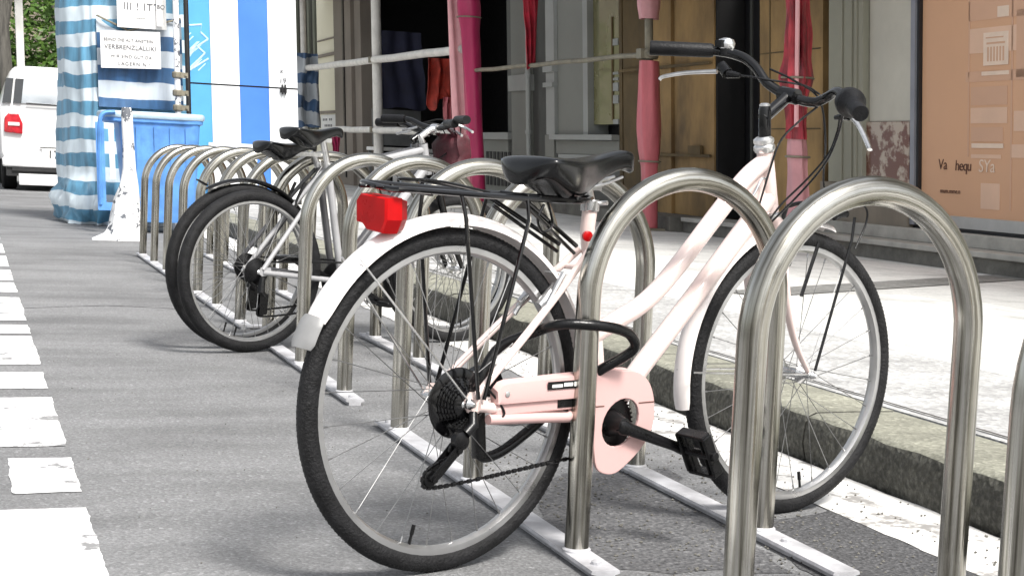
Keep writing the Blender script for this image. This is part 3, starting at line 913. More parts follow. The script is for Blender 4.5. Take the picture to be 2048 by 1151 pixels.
    g = MB()
    a, b_ = Vector((0.955, -0.190, 0.981)), Vector((0.876, -0.288, 0.948))
    dd = (b_ - a).normalized()
    rr = [0.017, 0.032, 0.034, 0.033, 0.024, 0.020, 0.0185, 0.0185, 0.017]
    tt = [0.0, 0.004, 0.022, 0.034, 0.048, 0.062, 0.085, 0.125, 0.128]
    g.tube([a + dd * x for x in tt], rr, 22)
    gg = obj('grip', g, M['grip'], bar); lbl(gg, 'fat twist-shift grip nearest the camera')
    # brake levers
    for pts, bp in (([(0.896, 0.155, 1.046), (0.880, 0.185, 1.044), (0.855, 0.225, 1.040), (0.828, 0.265, 1.030), (0.822, 0.272, 1.022)], ((0.905, 0.150, 1.060), (0.900, 0.125, 1.040))),
                    ([(1.022, -0.150, 0.948), (1.016, -0.175, 0.930), (0.998, -0.210, 0.900), (0.978, -0.240, 0.874)], ((1.002, -0.145, 0.985), (1.018, -0.145, 0.950)))):
        l = MB(); pl = spline(pts, 5)
        l.tube(pl, [0.0075 - 0.002 * i / len(pl) for i in range(len(pl))], 10, flat=(0.75, 1.15))
        lo = obj('brake_lever', l, M['silver'], bar)
        l = MB()
        l.tube([bp[0], bp[1]], [0.013, 0.014], 12)
        l.tube([bp[1], tuple(Vector(bp[1]) + Vector((0.01, -0.03 if bp[1][1] > 0 else 0.045, -0.004)))], [0.011, 0.006], 10)
        obj('lever_body', l, M['black'], lo)
    be = MB()
    be.lathe((0.944, 0.175, 1.108), (0, 0, 1), [(0.013, -0.012), (0.020, -0.002), (0.022, 0.008), (0.018, 0.017), (0.008, 0.021), (0.002, 0.022)], 20)
    obj('bell', be, M['silver'], bar)
    be = MB(); be.tube([(0.944, 0.175, 1.088), (0.944, 0.175, 1.112)], 0.018, 14); be.box(0.915, 0.93, 0.165, 0.185, 1.105, 1.122)
    obj('bell_mount', be, M['black'], bar)
    # cables
    cab = MB()
    C1 = [[(0.903, 0.115, 1.038), (0.930, 0.08, 1.035), (0.965, 0.04, 1.028), (1.03, 0.0, 1.020), (1.04, -0.04, 1.0)],
          [(0.962, 0.05, 1.055), (0.99, 0.0, 1.03), (1.05, -0.03, 0.99), (1.07, -0.04, 0.90), (1.06, -0.05, 0.80), (1.08, -0.05, 0.76)],
          [(1.018, -0.12, 0.948), (1.035, -0.10, 0.91), (1.02, -0.09, 0.86), (0.985, -0.06, 0.80), (0.93, -0.035, 0.74), (0.88, -0.026, 0.68)],
          [(0.955, -0.180, 0.958), (0.975, -0.15, 0.90), (0.975, -0.12, 0.84), (0.955, -0.07, 0.77), (0.90, -0.035, 0.70)],
          [(1.010, -0.06, 0.970), (0.965, -0.04, 0.930), (0.92, -0.03, 0.885), (0.895, -0.026, 0.82), (0.86, -0.028, 0.73)],
          [(1.185, -0.058, 0.752), (1.215, -0.062, 0.735), (1.215, -0.062, 0.70), (1.18, -0.062, 0.64)],
          [(0.05, -0.066, 0.372), (0.075, -0.070, 0.345), (0.09, -0.075, 0.32), (0.075, -0.075, 0.305)]]
    for pts in C1:
        cab = MB(); cab.tube(spline(pts, 7), 0.0026, 7)
        obj('brake_cable', cab, M['black'], root)
    rod = MB()
    rod.tube([(1.180, -0.055, 0.715), (1.165, -0.062, 0.66), (1.052, -0.066, 0.352)], 0.0036, 7)
    obj('front_lamp_rod', rod, M['black'], root); rod = MB()
    rod.tube([(1.055, -0.052, 0.655), (0.99, -0.062, 0.530)], 0.0045, 7)
    obj('fork_rod', rod, M['black'], root)
    lamp = MB(); lamp.tube([(1.165, 0.012, 0.735), (1.20, 0.012, 0.735)], [0.018, 0.024], 14)
    obj('front_lamp_bracket', lamp, M['black'], root)
    # chain guard: front shield with an opening, and the rear box over the chain stay
    y0, y1 = -0.078, -0.070
    outer = [(0.287, 0.378), (0.340, 0.388), (0.421, 0.388), (0.462, 0.378), (0.490, 0.355), (0.505, 0.318), (0.507, 0.280), (0.498, 0.248), (0.470, 0.215), (0.430, 0.186), (0.400, 0.171), (0.370, 0.172), (0.345, 0.187), (0.335, 0.225), (0.328, 0.262), (0.300, 0.300), (0.287, 0.330)]
    hole = [(0.408 + 0.052 * math.cos(2 * PI * k / 24) + 0.010 * math.sin(2 * PI * k / 24), 0.278 + 0.050 * math.sin(2 * PI * k / 24)) for k in range(24)]
    bm = bmesh.new()
    def ring_(pl):
        vs = [bm.verts.new((x, y1, z)) for x, z in pl]
        return [bm.edges.new((vs[i], vs[(i + 1) % len(vs)])) for i in range(len(vs))]
    ee = ring_([tuple(p)[:2] for p in [(q[0], q[1]) for q in [(v.x, v.z) for v in spline([(x, 0, z) for x, z in outer], 3, True)]]]) + ring_(hole)
    bmesh.ops.triangle_fill(bm, edges=ee, use_beauty=True)
    ret = bmesh.ops.extrude_face_region(bm, geom=bm.faces[:])
    bmesh.ops.translate(bm, vec=(0, y0 - y1, 0), verts=[g_ for g_ in ret['geom'] if isinstance(g_, bmesh.types.BMVert)])
    bmesh.ops.recalc_face_normals(bm, faces=bm.faces)
    me = bpy.data.meshes.new('chain_guard'); bm.to_mesh(me); bm.free()
    me.materials.append(M['pink_guard'])
    cg = bpy.data.objects.new('chain_guard', me); COL.objects.link(cg); cg.parent = root
    md = cg.modifiers.new('bevel', 'BEVEL'); md.width = 0.002; md.segments = 2; md.limit_method = 'ANGLE'
    sm = MB(); sm.box(0.289, 0.357, y0 - 0.0012, y0 - 0.0002, 0.3155, 0.3175)
    obj('seam', sm, M['ink_brown'], cg, smooth=False); sm = MB(); sm.box(0.458, 0.504, y0 - 0.0012, y0 - 0.0002, 0.3155, 0.3175)
    obj('seam', sm, M['ink_brown'], cg, smooth=False)
    # top edge lip of the shield
    lip = MB(); lip.tube([(0.287, -0.062, 0.380), (0.34, -0.062, 0.389), (0.421, -0.062, 0.389), (0.462, -0.062, 0.379), (0.490, -0.062, 0.356), (0.505, -0.062, 0.318), (0.507, -0.062, 0.285)], 0.007, 8, flat=(0.4, 1.7))
    obj('lip', lip, M['pink_guard'], cg)
    bx = MB()
    sec = [(-0.060, 0.384), (-0.076, 0.377), (-0.080, 0.352), (-0.078, 0.338), (-0.056, 0.338), (-0.052, 0.375)]
    rings = []
    for u, dz in ((0.070, -0.014), (0.080, -0.004), (0.095, 0.0), (0.285, 0.006)):
        rings.append([(u, y, z + (dz if z > 0.345 else 0)) for y, z in sec])
    bx.loft(rings)
    gb = obj('chain_box', bx, M['pink_guard'], cg, sharp=30)
    lw = MB()
    lw.box(0.072, 0.282, -0.072, -0.054, 0.314, 0.3385)
    obj('chain_box_base', lw, M['pink_guard'], gb, bevel=0.003)
    lw = MB(); lw.tube([(0.055, -0.068, 0.308), (0.18, -0.070, 0.303), (0.262, -0.070, 0.298), (0.282, -0.066, 0.305), (0.286, -0.06, 0.33)], 0.0105, 12)
    obj('chain_box_tube', lw, M['pink_guard'], gb)
    dk = MB(); dk.box(0.232, 0.284, -0.0735, -0.0722, 0.320, 0.336)
    obj('chain_box_slot', dk, M['black'], gb, smooth=False)
    bd = MB(); bd.box(0.196, 0.280, -0.0822, -0.0806, 0.360, 0.376)
    bdo = obj('badge', bd, M['black'], gb, smooth=False)
    bd = MB(); bd.box(0.206, 0.234, -0.0836, -0.0824, 0.364, 0.370); bd.box(0.238, 0.262, -0.0836, -0.0824, 0.365, 0.372); bd.box(0.266, 0.272, -0.0836, -0.0824, 0.364, 0.373)
    obj('badge_lettering', bd, M['paper'], bdo, smooth=False)
    sc_ = MB(); sc_.lathe((0.092, -0.0795, 0.358), (0, -1, 0), [(0.006, 0), (0.006, 0.002), (0.003, 0.003)], 12)
    obj('screw', sc_, M['silver'], gb)
    # crankset
    ck = MB()
    ck.lathe((0.402, -0.052, 0.273), (0, -1, 0), [(0.058, -0.002), (0.060, 0.0), (0.058, 0.004)], 44)
    ck.lathe((0.402, -0.056, 0.275), (0, -1, 0), [(0.030, 0.0), (0.024, 0.016), (0.018, 0.03), (0.016, 0.040), (0.008, 0.042)], 24)
    cro = obj('crankset', ck, M['black'], root)
    tm = MB()
    n_t = 40
    for q in range(n_t):
        a = 2 * PI * q / n_t
        p = Vector((0.402 + 0.0605 * math.cos(a), 0, 0.273 + 0.0605 * math.sin(a)))
        tm.box(p.x - 0.0018, p.x + 0.0018, -0.056, -0.052, p.z - 0.0018, p.z + 0.0018)
    obj('chainring_teeth', tm, M['black'], cro)
    # crank arms
    for (p0, p1, ys) in (((0.400, -0.092, 0.272), (0.572, -0.104, 0.213), -1), ((0.412, 0.080, 0.268), (0.240, 0.095, 0.325), 1)):
        a_ = MB(); P0, P1 = Vector(p0), Vector(p1)
        a_.tube([P0 - (P1 - P0) * 0.06, P0, P0.lerp(P1, 0.15), P0.lerp(P1, 0.85), P1, P1 + (P1 - P0) * 0.05], [0.012, 0.0175, 0.0135, 0.0110, 0.0135, 0.009], 14, flat=(1.0, 0.62) if ys < 0 else (1, 0.62))
        ao = obj('crank_arm', a_, M['black'], cro)
        # pedal: cage around a spindle
        pd = MB()
        pc = P1 + Vector((-0.004, ys * 0.052, 0.000))
        tilt = R(-62)
        def q(x, y, z):
            return (pc.x + x * math.cos(tilt) - z * math.sin(tilt), pc.y + y, pc.z + x * math.sin(tilt) + z * math.cos(tilt))
        for zz in (-0.011, 0.011):
            pass
        for sx in (-1, 1):
            pd.hexa([q(sx * 0.048 - 0.004, -0.038, -0.013), q(sx * 0.048 + 0.004, -0.038, -0.013), q(sx * 0.048 + 0.004, 0.038, -0.013), q(sx * 0.048 - 0.004, 0.038, -0.013),
                     q(sx * 0.048 - 0.004, -0.038, 0.013), q(sx * 0.048 + 0.004, -0.038, 0.013), q(sx * 0.048 + 0.004, 0.038, 0.013), q(sx * 0.048 - 0.004, 0.038, 0.013)])
        for sy in (-1, 1):
            pd.hexa([q(-0.048, sy * 0.038 - 0.004, -0.013), q(0.048, sy * 0.038 - 0.004, -0.013), q(0.048, sy * 0.038 + 0.004, -0.013), q(-0.048, sy * 0.038 + 0.004, -0.013),
                     q(-0.048, sy * 0.038 - 0.004, 0.013), q(0.048, sy * 0.038 - 0.004, 0.013), q(0.048, sy * 0.038 + 0.004, 0.013), q(-0.048, sy * 0.038 + 0.004, 0.013)])
        pd.tube([q(0, -0.050, 0), q(0, 0.050, 0)], 0.010, 12)
        for yy in (-0.02, 0.02):
            pd.hexa([q(-0.048, yy - 0.003, -0.008), q(0.048, yy - 0.003, -0.008), q(0.048, yy + 0.003, -0.008), q(-0.048, yy + 0.003, -0.008),
                     q(-0.048, yy - 0.003, 0.008), q(0.048, yy - 0.003, 0.008), q(0.048, yy + 0.003, 0.008), q(-0.048, yy + 0.003, 0.008)])
        obj('pedal', pd, M['black'], ao, smooth=False, bevel=0.002)
    # cassette with dark spoke guard
    cs = MB()
    cs.lathe((0.0, -0.036, 0.340), (0, -1, 0), [(0.068, 0), (0.070, 0.001), (0.066, 0.003), (0.045, 0.004)], 48)
    co = obj('spoke_guard', cs, M['black_gloss'], root)
    cs = MB()
    for q_, r_ in enumerate((0.050, 0.045, 0.040, 0.036, 0.031, 0.026)):
        cs.lathe((0.0, -0.041 - q_ * 0.004, 0.340), (0, -1, 0), [(r_ - 0.002, 0), (r_, 0.0005), (r_ - 0.002, 0.0016)], 36)
        for z_ in range(20):
            a = 2 * PI * z_ / 20 + q_
            x_, zz = r_ * math.cos(a), 0.34 + r_ * math.sin(a)
            cs.box(x_ - 0.002, x_ + 0.002, -0.0425 - q_ * 0.004, -0.0412 - q_ * 0.004, zz - 0.002, zz + 0.002)
    obj('sprocket_set', cs, M['spoke'] if False else M['black_gloss'], root)
    for s in (-1, 1):
        nutm = MB()
        nutm.lathe((0.006, s * 0.066, 0.342), (0, s, 0), [(0.011, 0), (0.011, 0.006), (0.0085, 0.008), (0.005, 0.018), (0.004, 0.019)], 8)
        obj('axle_nut', nutm, M['silver'], root); nutm = MB()
        nutm.lathe((cxf, s * 0.060, 0.340), (0, s, 0), [(0.0105, 0), (0.0105, 0.006), (0.008, 0.008), (0.005, 0.016), (0.004, 0.017)], 8)
        obj('axle_nut', nutm, M['silver'], root)
    # derailleur
    dr = MB()
    dr.tube([(0.015, -0.070, 0.325), (0.008, -0.080, 0.302), (-0.012, -0.082, 0.287)], [0.009, 0.011, 0.010], 12)
    dr.lathe((-0.020, -0.070, 0.274), (0, -1, 0), [(0.018, 0), (0.020, 0.003), (0.018, 0.014), (0.008, 0.018)], 18)
    for yy in (-0.083, -0.060):
        dr.prism([(-0.030, 0.268), (-0.016, 0.258), (-0.066, 0.210), (-0.086, 0.196), (-0.094, 0.208), (-0.060, 0.238)], yy - 0.0012, yy + 0.0012)
    dro = obj('derailleur', dr, M['black'], root)
    for (x_, z_) in ((-0.026, 0.256), (-0.083, 0.205)):
        jk = MB(); jk.lathe((x_, -0.067, z_), (0, -1, 0), [(0.014, 0), (0.016, 0.001), (0.016, 0.005), (0.014, 0.006)], 12)
        jk.lathe((x_, -0.060, z_), (0, -1, 0), [(0.006, -0.004), (0.006, 0.028)], 10)
        obj('jockey_wheel', jk, M['black'], dro)
    # chain: flattened links along its lower run and round the sprockets
    chn = MB()
    path = spline([(0.385, -0.055, 0.214), (0.25, -0.058, 0.207), (0.05, -0.064, 0.192), (-0.075, -0.0675, 0.186), (-0.100, -0.0675, 0.200), (-0.088, -0.0675, 0.222), (-0.055, -0.0675, 0.236), (-0.010, -0.065, 0.250), (-0.006, -0.060, 0.272), (-0.030, -0.055, 0.300)], 14)
    acc = 0; last = path[0]
    chn.tube(path, 0.0030, 6, flat=(1.0, 0.8))
    for i in range(1, len(path)):
        acc += (path[i] - path[i - 1]).length
        if acc > 0.0127:
            acc = 0
            d_ = (path[i] - path[i - 1]).normalized() * 0.0045
            chn.tube([path[i] - d_, path[i] + d_], 0.0046, 8, flat=(1, 0.75))
    obj('chain', chn, M['black_gloss'], root)
    ks = MB()
    ks.tube([(0.045, 0.062, 0.315), (0.060, 0.082, 0.290), (0.25, 0.088, 0.262), (0.30, 0.095, 0.262)], [0.008, 0.009, 0.007, 0.009], 10)
    obj('kickstand', ks, M['silver'], root)
    return root
pb = pink_bike()
# cable lock looped round the rack leg and through the rear wheel
lk = MB()
loop = [(0.345, -0.075, 0.392), (0.392, -0.118, 0.436), (0.372, -0.132, 0.468), (0.320, -0.140, 0.486), (0.257, -0.128, 0.494), (0.208, -0.090, 0.492), (0.190, -0.030, 0.468),
        (0.140, 0.012, 0.435), (0.098, 0.014, 0.370), (0.088, 0.004, 0.290), (0.092, 0.000, 0.225), (0.140, 0.000, 0.222), (0.220, 0.0, 0.262), (0.290, -0.012, 0.318), (0.322, -0.040, 0.358)]
lk.tube(spline(loop, 8, True), 0.0108, 14, closed=True)
lock = thing('cable_lock', 'thick black cable lock looped round the rack leg and the pink bike rear wheel', 'bike lock', (BB[0], BB[1], 0), BANG)
obj('cable', lk, M['black'], lock)
lh = MB(); lh.tube([(0.088, 0.006, 0.315), (0.092, 0.0, 0.218)], 0.0150, 14)
obj('lock_barrel', lh, M['black'], lock)

# ---------------------------------------------------------------- the two bikes in the second rack
def other_bike(label, loc, ang, fm, Rt, sad_v, bar_v, fend, bag=False, su=0.10):
    root = thing('bicycle', label, 'bicycle', (loc[0], loc[1], 0), ang)
    z = Rt
    f = MB()
    f.tube([(0.435, 0, 0.275), (0.345, 0, 0.76)], 0.0155, 14)
    f.tube([(0.352, 0, 0.735), (0.60, 0, 0.785), (0.835, 0, 0.84)], 0.0155, 14)
    f.tube([(0.435, 0, 0.275), (0.845, 0, 0.76)], 0.021, 14)
    f.tube([(0.862, 0, 0.735), (0.830, 0, 0.865)], 0.019, 14)
    f.tube([(0.435, -0.034, 0.275), (0.435, 0.034, 0.275)], 0.02, 14)
    for s in (-1, 1):
        f.tube(spline([(0.350, s * 0.018, 0.745), (0.25, s * 0.040, 0.63), (0.015, s * 0.064, z + 0.01)], 4), 0.0092, 10)
        f.tube([(0.42, s * 0.034, 0.28), (0.015, s * 0.064, z)], 0.0102, 10)
        f.prism([(-0.008, z), (0.008, z + 0.02), (0.05, z + 0.018), (0.055, z - 0.01), (0.01, z - 0.015)], s * 0.064 - 0.003, s * 0.064 + 0.003)
    fo = obj('frame', f, fm, root, sharp=50)
    k = MB()
    wb = 1.03
    k.tube([(0.872, -0.055, 0.69), (0.868, 0, 0.722), (0.872, 0.055, 0.69)], 0.016, 12)
    for s in (-1, 1):
        k.tube([(0.868, s * 0.055, 0.715), (0.93, s * 0.058, 0.52), (wb, s * 0.058, z + 0.005)], [0.0175, 0.0150, 0.010], 12)
    obj('fork', k, M['silver'] if fm is M['grey_bike'] else M['black_gloss'], root, sharp=50)
    wheel(root, 'wheel', 0, z, 0, Rt, 0.0245, 28, True, spoke_r=0.0011)
    wheel(root, 'wheel', wb, z, -0.05, Rt, 0.0245, 28, spoke_r=0.0011)
    if fend:
        fe = fender('rear_mudguard', root, 0.0, z, 0, Rt + 0.022, R(40), R(118), 0.055, M['black'])
        tp = MB(); tp.tube([(-0.17, 0, z + Rt - 0.01), (-0.21, 0, z + Rt + 0.010)], [0.010, 0.006], 8, flat=(0.5, 2))
        obj('mudguard_tip', tp, M['black'], fe)
    saddle(root, su, su + 0.285, sad_v, sad_v + 0.012, 0.078, M['leather'])
    p = MB()
    p.tube([(0.350, 0, 0.74), (0.315, 0, sad_v - 0.035)], 0.0135, 14)
    p.box(0.22, 0.35, -0.018, 0.018, sad_v - 0.055, sad_v - 0.038)
    p.lathe((0.347, 0, 0.757), (-0.18, 0, 1), [(0.019, -0.01), (0.020, 0), (0.019, 0.01)], 14)
    obj('seat_post', p, M['silver'], root)
    s_ = MB()
    s_.tube([(0.828, 0, 0.87), (0.815, 0, bar_v - 0.04), (0.86, 0, bar_v - 0.01), (0.895, 0, bar_v)], 0.015, 12)
    s_.tube([(0.895, 0.022, bar_v), (0.895, -0.022, bar_v)], 0.019, 12)
    obj('stem', s_, M['silver'] if fm is M['white_bike'] else M['black_gloss'], root)
    b = MB()
    b.tube(spline([(0.83, 0.29, bar_v + 0.035), (0.87, 0.17, bar_v + 0.035), (0.89, 0.09, bar_v + 0.01), (0.895, 0, bar_v), (0.89, -0.09, bar_v + 0.01), (0.87, -0.17, bar_v + 0.035), (0.83, -0.29, bar_v + 0.035)], 6), 0.0125, 12)
    bo = obj('handlebar', b, M['black_gloss'], root)
    for s in (-1, 1):
        g = MB(); g.tube([(0.865, s * 0.185, bar_v + 0.036), (0.826, s * 0.30, bar_v + 0.036)], 0.0185, 14)
        obj('grip', g, M['grip'], bo)
        g = MB(); g.tube(spline([(0.895, s * 0.14, bar_v + 0.02), (0.925, s * 0.17, bar_v + 0.005), (0.900, s * 0.25, bar_v - 0.012)], 5), 0.006, 8)
        obj('brake_lever', g, M['silver'], bo)
    c = MB()
    for pts in ([(0.90, 0.12, bar_v + 0.02), (0.98, 0.06, bar_v + 0.04), (1.0, 0.0, bar_v - 0.04), (0.92, -0.01, 0.75), (0.93, 0, 0.72)],
                [(0.90, -0.12, bar_v + 0.02), (0.99, -0.05, bar_v + 0.03), (0.99, -0.03, bar_v - 0.06), (0.86, -0.03, 0.78)]):
        c = MB(); c.tube(spline(pts, 6), 0.003, 6)
        obj('brake_cable', c, M['black'], root)
    ck = MB()
    ck.lathe((0.435, -0.050, 0.275), (0, -1, 0), [(0.085, 0), (0.087, 0.002), (0.085, 0.004)], 40)
    ck.lathe((0.435, -0.040, 0.275), (0, -1, 0), [(0.02, 0), (0.018, 0.045)], 16)
    co = obj('crankset', ck, M['black'], root)
    for s, a in ((-1, -0.5), (1, PI - 0.5)):
        am = MB()
        e = (0.435 + 0.17 * math.cos(a), s * 0.09, 0.275 + 0.17 * math.sin(a))
        am.tube([(0.435, s * 0.075, 0.275), e], [0.015, 0.011], 10, flat=(1, 0.7))
        ao = obj('crank_arm', am, M['black'], co)
        pd = MB(); pd.box(e[0] - 0.045, e[0] + 0.045, min(e[1] + s * 0.012, e[1] + s * 0.10), max(e[1] + s * 0.012, e[1] + s * 0.10), e[2] - 0.011, e[2] + 0.011)
        obj('pedal', pd, M['black'], ao, smooth=False, bevel=0.006)
    cs = MB()
    for q_, r_ in enumerate((0.055, 0.049, 0.043, 0.037, 0.031)):
        cs.lathe((0, -0.040 - q_ * 0.004, z), (0, -1, 0), [(r_ - 0.002, 0), (r_, 0.001), (r_ - 0.002, 0.002)], 28)
    obj('sprocket_set', cs, M['black'], root)
    dr = MB()
    dr.tube([(0.01, -0.072, z - 0.02), (-0.0, -0.080, z - 0.075), (0.02, -0.072, z - 0.09)], [0.013, 0.017, 0.012], 10)
    for yy in (-0.08, -0.062):
        dr.prism([(0.0, z - 0.075), (0.035, z - 0.085), (0.03, z - 0.165), (-0.005, z - 0.172)], yy - 0.0015, yy + 0.0015)
    obj('derailleur', dr, M['black'], root)
    ch = MB()
    ch.tube(spline([(0.435, -0.052, 0.190), (0.2, -0.06, z - 0.165), (0.02, -0.07, z - 0.175), (-0.01, -0.07, z - 0.15), (0.025, -0.066, z - 0.09), (-0.03, -0.055, z - 0.04)], 8), 0.0042, 6)
    ch.tube([(0.02, -0.055, z + 0.042), (0.435, -0.052, 0.360)], 0.0042, 6)
    obj('chain', ch, M['black'], root)
    rb = MB()
    for s in (-1, 1):
        rb.tube([(0.205, s * 0.04, 0.56), (0.262, s * 0.04, 0.68)], 0.007, 8)
        rb.tube([(0.905, s * 0.045, 0.60), (0.925, s * 0.04, 0.73)], 0.007, 8)
    obj('brake_arms', rb, M['black'], root)
    if bag:
        g = MB()
        rings = []
        for i in range(9):
            t = i / 8
            zz = bar_v - 0.21 + 0.19 * t
            sx = 0.050 * (0.75 + 0.3 * math.sin(t * PI)); sy = 0.085 * (0.8 + 0.25 * math.sin(t * PI * 0.9))
            rings.append([(0.985 + sx * math.copysign(abs(math.cos(a)) ** 0.6, math.cos(a)) + 0.022 * mnoise.noise(Vector((math.cos(a) * 2, math.sin(a) * 2, t * 5))),
                           sy * math.copysign(abs(math.sin(a)) ** 0.6, math.sin(a)) + 0.022 * mnoise.noise(Vector((math.cos(a) * 2, math.sin(a) * 2 + 5, t * 5))), zz) for a in [2 * PI * j / 20 for j in range(20)]])
        g.loft(rings)
        bgo = thing('handlebar_bag', 'dark maroon bag hanging on the white bike handlebar', 'bag', (loc[0], loc[1], 0), ang)
        obj('pouch', g, M['maroon'], bgo, sharp=70)
        g = MB()
        for s in (-1, 1):
            g.tube(spline([(0.955, s * 0.06, bar_v - 0.03), (0.925, s * 0.06, bar_v - 0.01), (0.905, s * 0.06, bar_v + 0.010), (0.94, s * 0.062, bar_v + 0.015), (0.96, s * 0.06, bar_v - 0.03)], 4), 0.006, 8, flat=(0.4, 1.6))
        obj('strap', g, M['maroon'], bgo)
    return root
other_bike('white framed bicycle without mudguards, high narrow black saddle, in the second rack', (-0.12, 4.00), 0.3666, M['white_bike'], 0.325, 0.905, 0.935, False, True, 0.13)
other_bike('dark bicycle with a black rear mudguard, behind the white framed one', (-0.135, 4.145), 0.33, M['grey_bike'], 0.335, 0.845, 0.92, True, False, 0.05)

# ================================================================ BACKGROUND THINGS (upright with the street's true vertical)
def bthing(name, label, cat, group=None):
    return thing(name, label, cat, (0, 0, 0), 0, group)
def bobj(name, mb, m_, parent, **kw):
    return obj(name, mb, m_, parent, sheared=True, **kw)

# ---------------------------------------------------------------- striped tarpaulin stall
def tarp_stall():
    root = bthing('market_stall', 'closed stall wrapped in blue and white striped tarpaulin, crumpled at its foot', 'market stall')
    mb = MB()
    # footprint outline of the draped box, corners rounded (front faces the camera)
    base = [(-0.21, 14.3), (-0.24, 13.95), (-0.21, 13.65), (-0.08, 13.42), (0.06, 13.36), (0.30, 13.40), (0.60, 13.42), (0.86, 13.45), (0.95, 13.60), (0.96, 14.3), (0.4, 14.5)]
    outl = spline([(x, y, 0) for x, y in base], 9, True)
    nz = 46
    rings = []
    for i in range(nz + 1):
        z = 2.9 * i / nz
        ring = []
        for q, p in enumerate(outl):
            a = q / len(outl)
            fold = 0.030 * math.sin(p.x * 22 + 2.0 * math.sin(z * 1.1)) * (0.4 + 0.6 * abs(math.sin(z * 0.9 + 0.4)))
            fold += 0.05 * mnoise.noise(Vector((p.x * 3.0, p.y * 3.0, z * 1.6)))
            fold += 0.02 * mnoise.noise(Vector((p.x * 11, p.y * 11, z * 6))) - 0.055 * math.exp(-((p.x + 0.02) / 0.035) ** 2) * (0.7 + 0.3 * math.sin(z * 5))
            if z < 0.42:
                k = (0.42 - z) / 0.42
                fold += 0.08 * math.sin(k * PI * 0.9) * (0.6 + 1.1 * mnoise.noise(Vector((p.x * 4, p.y * 4, z * 6)))) + 0.07 * abs(mnoise.noise(Vector((p.x * 9, p.y * 9, z * 9)))) + 0.03 * mnoise.noise(Vector((p.x * 20, 1, z * 20)))
            c = Vector((0.35, 13.9, 0)); d = (p - c).normalized()
            ring.append((p.x + d.x * fold, p.y + d.y * fold, z + 0.02 * mnoise.noise(Vector((p.x * 4, p.y, z * 3))) if 0 < i else 0.004))
        rings.append(ring)
    mb.loft(rings)
    t = bobj('tarpaulin', mb, M['tarp'], root, sharp=80)
    # overlapping darker skirt across the front, sagging top edge
    mb = MB(); rings = []
    for i in range(30):
        x = 0.05 + 0.80 * i / 29
        sag = 2.00 - 0.13 * math.sin(PI * min(1, i / 17)) if i < 17 else 2.00 + 0.02 * (i - 17) / 12 - 0.0
        y = 13.30 + 0.015 * math.sin(x * 16)
        ring = []
        for j in range(14):
            z = sag - j * (sag - 1.14) / 13
            ring.append((x, y - 0.012 * math.sin(j * 0.9 + x * 5) - 0.02 * mnoise.noise(Vector((x * 4, 1, z * 4))), z))
        ring += [(a, b + 0.02, c) for a, b, c in reversed(ring)]
        rings.append(ring)
    mb.loft(rings)
    bobj('tarpaulin_skirt', mb, M['tarp_dark'], root, sharp=80)
    mb = MB()
    for (a, b) in (((0.05, 13.27, 2.0), (0.33, 13.27, 1.88)), ((0.33, 13.27, 1.87), (0.84, 13.27, 2.02)), ((0.33, 13.27, 1.88), (0.36, 13.27, 1.80))):
        mb.tube([a, b], 0.010, 6)
    bobj('tie_cord', mb, M['pole_dark'], root)
    return root
M['tarp_dark'] = stripes('dark blue striped tarpaulin', (0.03, 0.095, 0.21), (0.52, 0.58, 0.64), 0.30, 0.72, 0.10)
tarp_stall()
# notices tied to the stall
def notice(name, label, x0, x1, z0, z1, y, lines, cat='notice', tilt=0.0, m_=None):
    root = bthing(name, label, cat)
    mb = MB()
    th = 0.006
    mb.hexa([(x0, y, z0), (x1, y, z0 + tilt), (x1, y + th, z0 + tilt), (x0, y + th, z0), (x0, y, z1), (x1, y, z1 + tilt), (x1, y + th, z1 + tilt), (x0, y + th, z1)])
    bobj('sheet', mb, m_ or M['paper'], root, smooth=False)
    for (s_, fx, fz, size, sp) in lines:
        px = x0 + fx * (x1 - x0); pz = z0 + fz * (z1 - z0)
        P = shear((px, y - 0.004, pz), True)
        text('lettering', s_, size, M['ink'], root, P, (R(90), 0, math.atan(tilt / (x1 - x0)) * 0), 0.001, space=sp)
    return root
notice('paper_notice', 'white notice with four lines of lettering tied across the striped tarpaulin', 0.075, 0.635, 1.505, 1.855, 13.215,
       [('SEIND DIE ALT ANSTEIN', 0.05, 0.74, 0.042, 1.02), ('VERBRENZLALLIKI', 0.06, 0.53, 0.060, 1.0), ('WIR SIND GUT DA', 0.16, 0.30, 0.042, 1.1), ('LAGERN N !', 0.28, 0.10, 0.048, 1.2)], tilt=0.02)
notice('paper_notice', 'larger printed white sheet hanging above the four-line notice', 0.24, 0.70, 1.90, 2.75, 13.235,
       [('III ! ITT', 0.12, 0.20, 0.10, 1.1), ('- ------', 0.3, 0.10, 0.05, 1.0)])
notice('paper_notice', 'narrow grey printed sheet beside the striped tarpaulin top corner', 0.605, 0.665, 1.93, 2.4, 13.205, [('BQ', 0.05, 0.35, 0.055, 1.0)])

